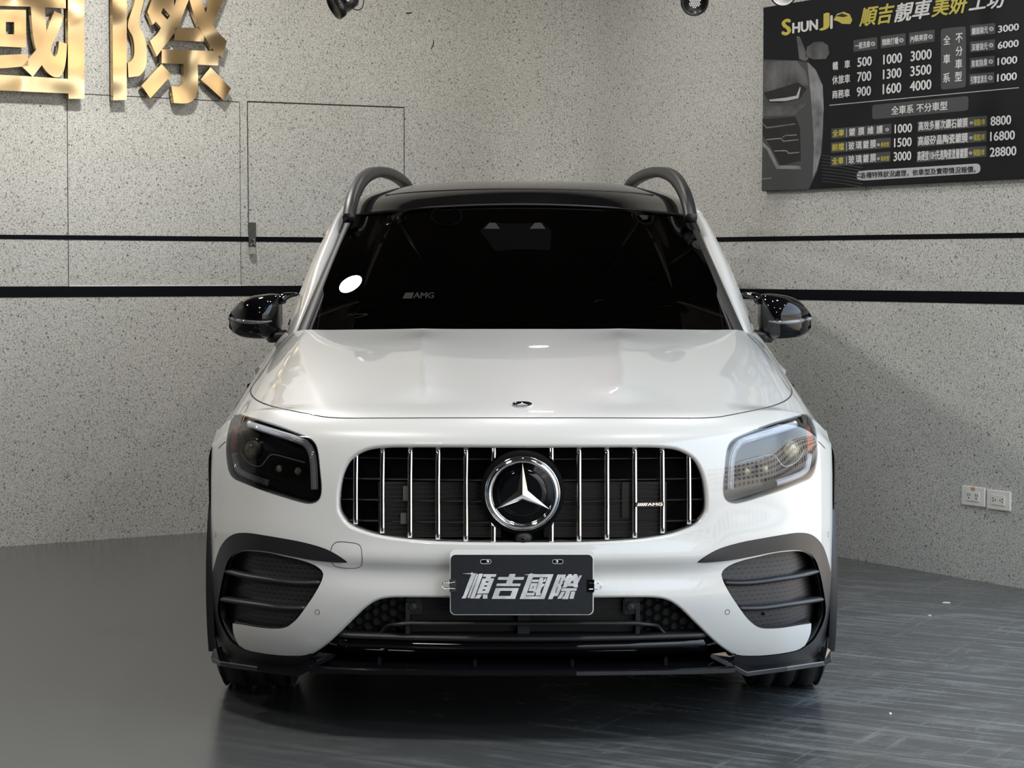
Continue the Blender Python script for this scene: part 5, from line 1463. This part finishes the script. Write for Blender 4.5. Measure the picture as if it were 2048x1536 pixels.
# dashboard and seats hardly show through the glass
bm = bmesh.new(); bm_box(bm, (-.68, 1.52, .80), (.68, 2.0, 1.02), .05); from_bm('dashboard', bm, M['mblack'], car)
for x in (-.36, .36):
    bm = bmesh.new(); bm_box(bm, (x - .23, 2.55, .50), (x + .23, 2.72, 1.12), .06); st = from_bm('front_seat', bm, M['mblack'], car)
    bm = bmesh.new(); bm_box(bm, (x - .13, 2.58, 1.13), (x + .13, 2.68, 1.32), .04); from_bm('headrest', bm, M['mblack'], st)
bm = bmesh.new(); bm_box(bm, (-.70, 1.50, .42), (.70, 4.3, .50), .03); from_bm('cabin_floor', bm, M['deep'], car)

def wheel(x, y, sd):
    R = .358; w = .118
    mtx = Matrix.Translation((x, y, R)) @ Matrix.Rotation(math.radians(90) * sd, 4, 'Y')     # local z points outwards
    prof = [(.235, -w * .92), (.262, -w), (.305, -w * 1.02), (.336, -w * .95), (.350, -w * .82)]
    for g in (-.52, -.17, .17, .52):
        prof += [(R - .001, (g - .055) * w * 1.5), (R - .010, (g - .045) * w * 1.5), (R - .010, (g + .045) * w * 1.5), (R - .001, (g + .055) * w * 1.5)]
    prof += [(.350, w * .82), (.336, w * .95), (.305, w * 1.02), (.262, w), (.235, w * .92)]
    prof = sorted(prof, key=lambda p: p[1] + 0) if False else prof
    V, F = lathe_vf(prof, 64, mtx); F = F[:-2]
    t = mk('tyre', V, F, M['rubber'], car)
    V, F = lathe_vf([(.237, w * .90), (.245, w * .94), (.232, w * .80), (.225, -w * .7), (.20, -w * .75), (.05, -w * .2), (.002, -w * .2)], 48, mtx, caps=False); r = mk('rim', V, F, M['satin'], t)
    for k in range(5):
        a = k * 2 * math.pi / 5
        pts = [mtx @ Vector((q * math.cos(a), q * math.sin(a), h)) for q, h in ((.03, w * .62), (.12, w * .70), (.232, w * .78))]
        V, F = sweep(pts, [(-.02, -.012), (.02, -.012), (.014, .012), (-.014, .012)], up=mtx.to_3x3() @ Vector((0, 0, 1)), scale=[1.3, 1, 1.1]); mk('spoke', V, F, M['satin'], r)
    V, F = lathe_vf([(.05, w * .3), (.05, w * .66), (.03, w * .72), (.001, w * .72)], 24, mtx); mk('hub_cap', V, F, M['gblack'], r)
    return t
for y in (.86, 3.69):
    for sd in (1, -1): wheel(.792 * sd, y, sd)

# ------------------------------------------------------------------ door mirrors
def mz(X, Y): return (1040 + X / 3.2, 560 + Y / 3.2)
def mirror(sd):
    S_ = (lambda V: V) if sd > 0 else mirx
    fl_ = (lambda F: F) if sd > 0 else (lambda F: [f[::-1] for f in F])
    # outline stations from the inner end to the tip: (zoom X, top Y, bottom Y, depth behind nose of the front face, thickness)
    st = [(1527, 98, 348, 1.745, .10), (1545, 91, 366, 1.700, .15), (1590, 87, 374, 1.665, .19), (1650, 92, 376, 1.655, .20), (1710, 102, 374, 1.665, .19), (1770, 124, 366, 1.69, .165), (1815, 158, 350, 1.72, .13), (1848, 200, 325, 1.755, .09), (1866, 235, 298, 1.785, .05)]
    secs = []
    for X, yt, yb, yd, th in st:
        a = cl(*mz(X, yt), 1.76); b = cl(*mz(X, yb), 1.76); c = (a + b) / 2; h = (a.z - b.z) / 2
        sec = []
        for k in range(20):
            q = 2 * math.pi * k / 20; cy = math.cos(q); cz = math.sin(q)
            f = abs(cy) ** .8 * (1 if cy > 0 else -1)
            g = abs(cz) ** .75 * (1 if cz > 0 else -1)
            y = 1.76 - f * (1.76 - yd) if f > 0 else 1.76 - f * (th * .35)
            sec.append(Vector((c.x, y, c.z + g * h)))
        secs.append(sec)
    cols = [resample(catmull([s[k] for s in secs], 6), 40) for k in range(20)]
    V = [cols[k][i] for i in range(40) for k in range(20)]
    F = [(i * 20 + k, i * 20 + (k + 1) % 20, (i + 1) * 20 + (k + 1) % 20, (i + 1) * 20 + k) for i in range(39) for k in range(20)]
    F += [tuple(range(20))[::-1], tuple(39 * 20 + k for k in range(20))]
    bm = bmesh.new(); vs = [bm.verts.new(v) for v in S_(V)]; [bm.faces.new([vs[i] for i in f]) for f in F]; bmesh.ops.recalc_face_normals(bm, faces=bm.faces)
    mb = BVHTree.FromPolygons(V, F)
    h = from_bm('mirror_housing', bm, M['gblack'], car, smooth=True)
    def onm(X, Y, back=0.0):
        d = ray(*mz(X, Y)); q = mb.ray_cast(CAM - ORG, d)[0]
        if q is None: q = cl(*mz(X, Y), 1.76)
        return q + Vector((0, back, 0))
    # indicator strip
    top = [(1590, 258), (1650, 262), (1720, 258), (1790, 250), (1850, 236), (1868, 238)]; bot = [(1590, 268), (1650, 278), (1720, 283), (1790, 276), (1850, 262), (1868, 258)]
    A = [onm(*p, -.003) for p in top]; B = [onm(*p, -.003) for p in bot]
    A, B = resample(catmull(A, 6), 24), resample(catmull(B, 6), 24)
    V = [];
    for a, b in zip(A, B): V += [a + Vector((0, .008, 0)), a, (a + b) / 2 + Vector((0, -.004, 0)), b, b + Vector((0, .008, 0))]
    V = S_(V); F = fl_(grid_faces(24, 5)); mk('indicator_strip', V, F, M['lens_grey'], h, label='clear grey indicator lens')
    # lower half in satin black
    top = [(1545, 330), (1600, 345), (1680, 342), (1760, 330), (1830, 300)]; bot = [(1545, 362), (1600, 372), (1680, 373), (1760, 365), (1815, 346)]
    A = resample(catmull([onm(*p, -.002) for p in top], 6), 20); B = resample(catmull([onm(*p, -.002) for p in bot], 6), 20)
    V = [p for a, b in zip(A, B) for p in (a, (a + b) / 2 + Vector((0, -.001, 0)), b)]; mk('lower_cap', S_(V), fl_(grid_faces(20, 3)), M['trim'], h)
    # arms: thin upper horn and thick lower foot
    up = [cl(*mz(1425, 92), 1.80), cl(*mz(1470, 97), 1.78), cl(*mz(1510, 108), 1.76), cl(*mz(1535, 130), 1.75)]
    _u = catmull(up, 6); V, F = sweep(_u, [(.014 * math.cos(q), .010 * math.sin(q)) for q in [i * math.pi / 4 for i in range(8)]], scale=[.55 + 1.35 * (i / (len(_u) - 1)) for i in range(len(_u))]); mk('mirror_horn', S_(V), fl_(F), M['gblack'], h)
    ft = [cl(*mz(1475, 352), 1.76), cl(*mz(1530, 360), 1.75), cl(*mz(1600, 362), 1.73)]
    V, F = sweep(catmull(ft, 6), [(.04 * math.cos(q), .022 * math.sin(q)) for q in [i * math.pi / 5 for i in range(10)]]); mk('mirror_foot', S_(V), fl_(F), M['trim'], h)
M['lens_grey'] = mat('grey_lens', (.17, .175, .19), .08, coat=1.0)
mirror(1); mirror(-1)

# ------------------------------------------------------------------ show plate and its clips
PY = -.030
pcx, pcz = cl(1043.5, 1168.5, PY).x, cl(1043.5, 1168.5, PY).z
plate = empty('display_plate', (CX + pcx, Y0 + PY, pcz), 'black display plate with four silver slanted characters on the front bumper', 'plate')
PO = Vector((CX, Y0, 0)) - plate.location
def rrect(x0, z0, x1, z1, r, n=6):
    o = []
    for cx, cz, a0 in ((x1 - r, z1 - r, 0), (x0 + r, z1 - r, 90), (x0 + r, z0 + r, 180), (x1 - r, z0 + r, 270)):
        for k in range(n + 1): a = math.radians(a0 + 90 * k / n); o.append((cx + r * math.cos(a), cz + r * math.sin(a)))
    return o
def pp(px, py): p = cl(px, py, PY); return p.x - pcx, p.z - pcz
def pslab(name, loops, t0, t1, m):
    V, F = slab_vf(loops, lambda x, z, t: Vector((x, -t, z)), t0, t1); return mk(name, V, F, m, plate, smooth=False)
x0, z0 = pp(900, 1230); x1, z1 = pp(1187.5, 1100); pslab('backing_plate', [rrect(x0, z0, x1, z1, .014)], -.004, 0, M['acrylic'])
x0, z0 = pp(901.5, 1228.5); x1, z1 = pp(1185.5, 1109.5)
face = pslab('plate_face', [rrect(x0, z0, x1, z1, .013)], 0, .0015, M['plate'])
R1 = lambda x, y: pp(915 + x / 15.754, 1140 + y / 15.754)
R2 = lambda x, y: pp(1035 + x / 15.17, 1140 + y / 15.17)
GLYPHS = [
 (R1, [[[(415, 115), (578, 115), (440, 480), (262, 890), (128, 890), (190, 790), (300, 480), (430, 160)]],
       [[(590, 130), (660, 130), (375, 875), (312, 875)]], [[(680, 115), (808, 110), (525, 892), (395, 892)]],
       [[(825, 128), (1228, 128), (1195, 212), (1060, 212), (1042, 262), (1160, 262), (975, 738), (615, 738), (790, 265), (878, 265), (910, 210), (800, 205)],
        [(895, 352), (985, 352), (968, 396), (880, 396)], [(850, 480), (940, 480), (922, 524), (836, 524)], [(800, 605), (888, 605), (870, 648), (782, 648)]],
       [[(625, 765), (775, 765), (690, 895), (538, 895)]], [[(800, 765), (945, 765), (945, 898), (800, 898)]]]),
 (R1, [[[(1640, 122), (1830, 122), (1797, 218), (2105, 218), (2072, 308), (1760, 308), (1720, 420), (1995, 425), (1965, 508), (1215, 500), (1245, 425), (1530, 420), (1568, 310), (1262, 302), (1295, 218), (1605, 218)]],
       [[(1205, 565), (1935, 565), (1815, 908), (1080, 905)], [(1350, 652), (1722, 652), (1665, 815), (1290, 815)]]]),
 (R2, [[[(345, 125), (1092, 125), (815, 878), (65, 878)], [(470, 215), (915, 215), (700, 795), (245, 795)]],
       [[(450, 290), (655, 286), (632, 362), (425, 362)]], [[(410, 395), (615, 395), (545, 638), (335, 638)], [(478, 480), (502, 480), (470, 560), (445, 560)]],
       [[(680, 232), (785, 232), (770, 370), (750, 415), (830, 412), (800, 478), (740, 530), (700, 640), (690, 695), (712, 700), (690, 772), (545, 772), (560, 680), (470, 665), (475, 645), (550, 641), (585, 560), (640, 365)]],
       [[(835, 240), (872, 240), (850, 350), (775, 362), (795, 292), (815, 290)]], [[(290, 690), (528, 685), (500, 772), (265, 772)]]]),
 (R2, [[[(1215, 135), (1470, 135), (1430, 250), (1380, 330), (1365, 420), (1320, 460), (1335, 520), (1290, 640), (1225, 785), (1100, 790), (1060, 880), (928, 880)],
        [(1318, 215), (1340, 215), (1265, 410), (1240, 410)], [(1205, 505), (1228, 505), (1165, 690), (1140, 690)]],
       [[(1560, 122), (1650, 125), (1640, 165), (1700, 160), (1712, 122), (1805, 122), (1830, 180), (1850, 260), (1870, 165), (1955, 160), (1870, 330), (1830, 400), (1830, 525), (1710, 525), (1700, 490), (1510, 490), (1480, 525), (1350, 525), (1400, 470), (1410, 360), (1490, 340), (1400, 330), (1440, 250)],
        [(1680, 305), (1698, 400), (1600, 400)], [(1548, 270), (1600, 230), (1590, 262)]],
       [[(1345, 548), (1808, 548), (1780, 630), (1610, 630), (1530, 880), (1350, 880), (1375, 800), (1410, 795), (1470, 640), (1320, 630)]],
       [[(1330, 655), (1440, 655), (1400, 740), (1320, 865), (1200, 865), (1270, 770)]], [[(1630, 650), (1755, 650), (1700, 868), (1575, 868)]]]),
]
def glyph(name, fn, polys, lift_):
    V, F = [], []
    for loops in polys:
        v, f = slab_vf([[fn(*p) for p in lp] for lp in loops], lambda x, z, t: Vector((x, -t, z)), .0012, lift_); o = len(V); V += v; F += [tuple(i + o for i in q) for q in f]
    return mk(name, V, F, M['platetext'], face, smooth=False)
for fn, polys in GLYPHS: glyph('lettering', fn, polys, .0020)
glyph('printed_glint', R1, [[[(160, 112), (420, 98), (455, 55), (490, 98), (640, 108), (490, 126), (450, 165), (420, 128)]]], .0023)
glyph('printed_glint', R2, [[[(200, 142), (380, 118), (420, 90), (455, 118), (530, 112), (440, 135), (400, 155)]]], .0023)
for px, sx in ((971.5, 5.0), (1115.5, -2.5)):
    c = pp(px, 1123)
    def slot(r, w): return [(c[0] + sg_ * w + r * math.cos(a), c[1] + r * math.sin(a)) for sg_, a0 in ((1, -90), (-1, 90)) for a in [math.radians(a0 + 180 * k / 8) for k in range(9)]]
    sl_ = pslab('slot_ring', [slot(.0062, .0085), slot(.0048, .0085)], .0015, .0026, M['platetext'])
    V, F = slab_vf([slot(.0048, .0085)], lambda x, z, t: Vector((x, -t, z)), .0015, .0018); mk('slot_hole', V, F, M['deep'], sl_, smooth=False)
    V, F = lathe_vf([(.0042, .0018), (.0042, .0030), (.0025, .0042), (.001, .0044)], 16, Matrix.Translation((c[0] + sx * .001, 0, c[1])) @ Matrix.Rotation(math.radians(90), 4, 'X')); mk('screw_head', V, F, M['chrome'], sl_)
def clip(px0, px1, py0, py1, sd, label):
    a = cl(px0, py1, PY); b = cl(px1, py0, PY); c = (a + b) / 2
    e = empty('binder_clip', Vector((CX + c.x, Y0 + PY, c.z)), label, 'clip', 'binder clips on the display plate')
    hw, hh = (b.x - a.x) / 2, (b.z - a.z) / 2
    bm = bmesh.new(); V = [(-hw * sd, -.0022, -hh), (hw * sd, -.006, -hh), (hw * sd, .008, -hh), (-hw * sd, .0052, -hh)]
    lo_ = [bm.verts.new(v) for v in V]; hi_ = [bm.verts.new((v[0], v[1], hh)) for v in V]
    for i in range(3): bm.faces.new((lo_[i], lo_[i + 1], hi_[i + 1], hi_[i]))
    o = from_bm('clip_body', bm, M['gblack'], e); solidify(o, .0008, 1)
    for yy in (-1, 1):
        pts = [Vector((-hw * .6 * sd, -.0028 if yy < 0 else .006, hh * .55)), Vector((hw * .9 * sd, -.007 if yy < 0 else .009, hh * .45)), Vector((hw * 2.0 * sd, -.010 if yy < 0 else .013, hh * .50)), Vector((hw * 2.75 * sd, -.011 if yy < 0 else .015, hh * .35)), Vector((hw * 3.1 * sd, -.011 if yy < 0 else .015, 0))]
        pts += [Vector((p.x, p.y, -p.z)) for p in pts[-2::-1]]
        tube('clip_handle', catmull(pts, 5), .0009, M['chrome'], e, 6)
clip(899, 913, 1158, 1183, -1, 'black binder clip gripping the left end of the display plate')
clip(1173.5, 1188, 1159, 1184, 1, 'black binder clip gripping the right end of the display plate')
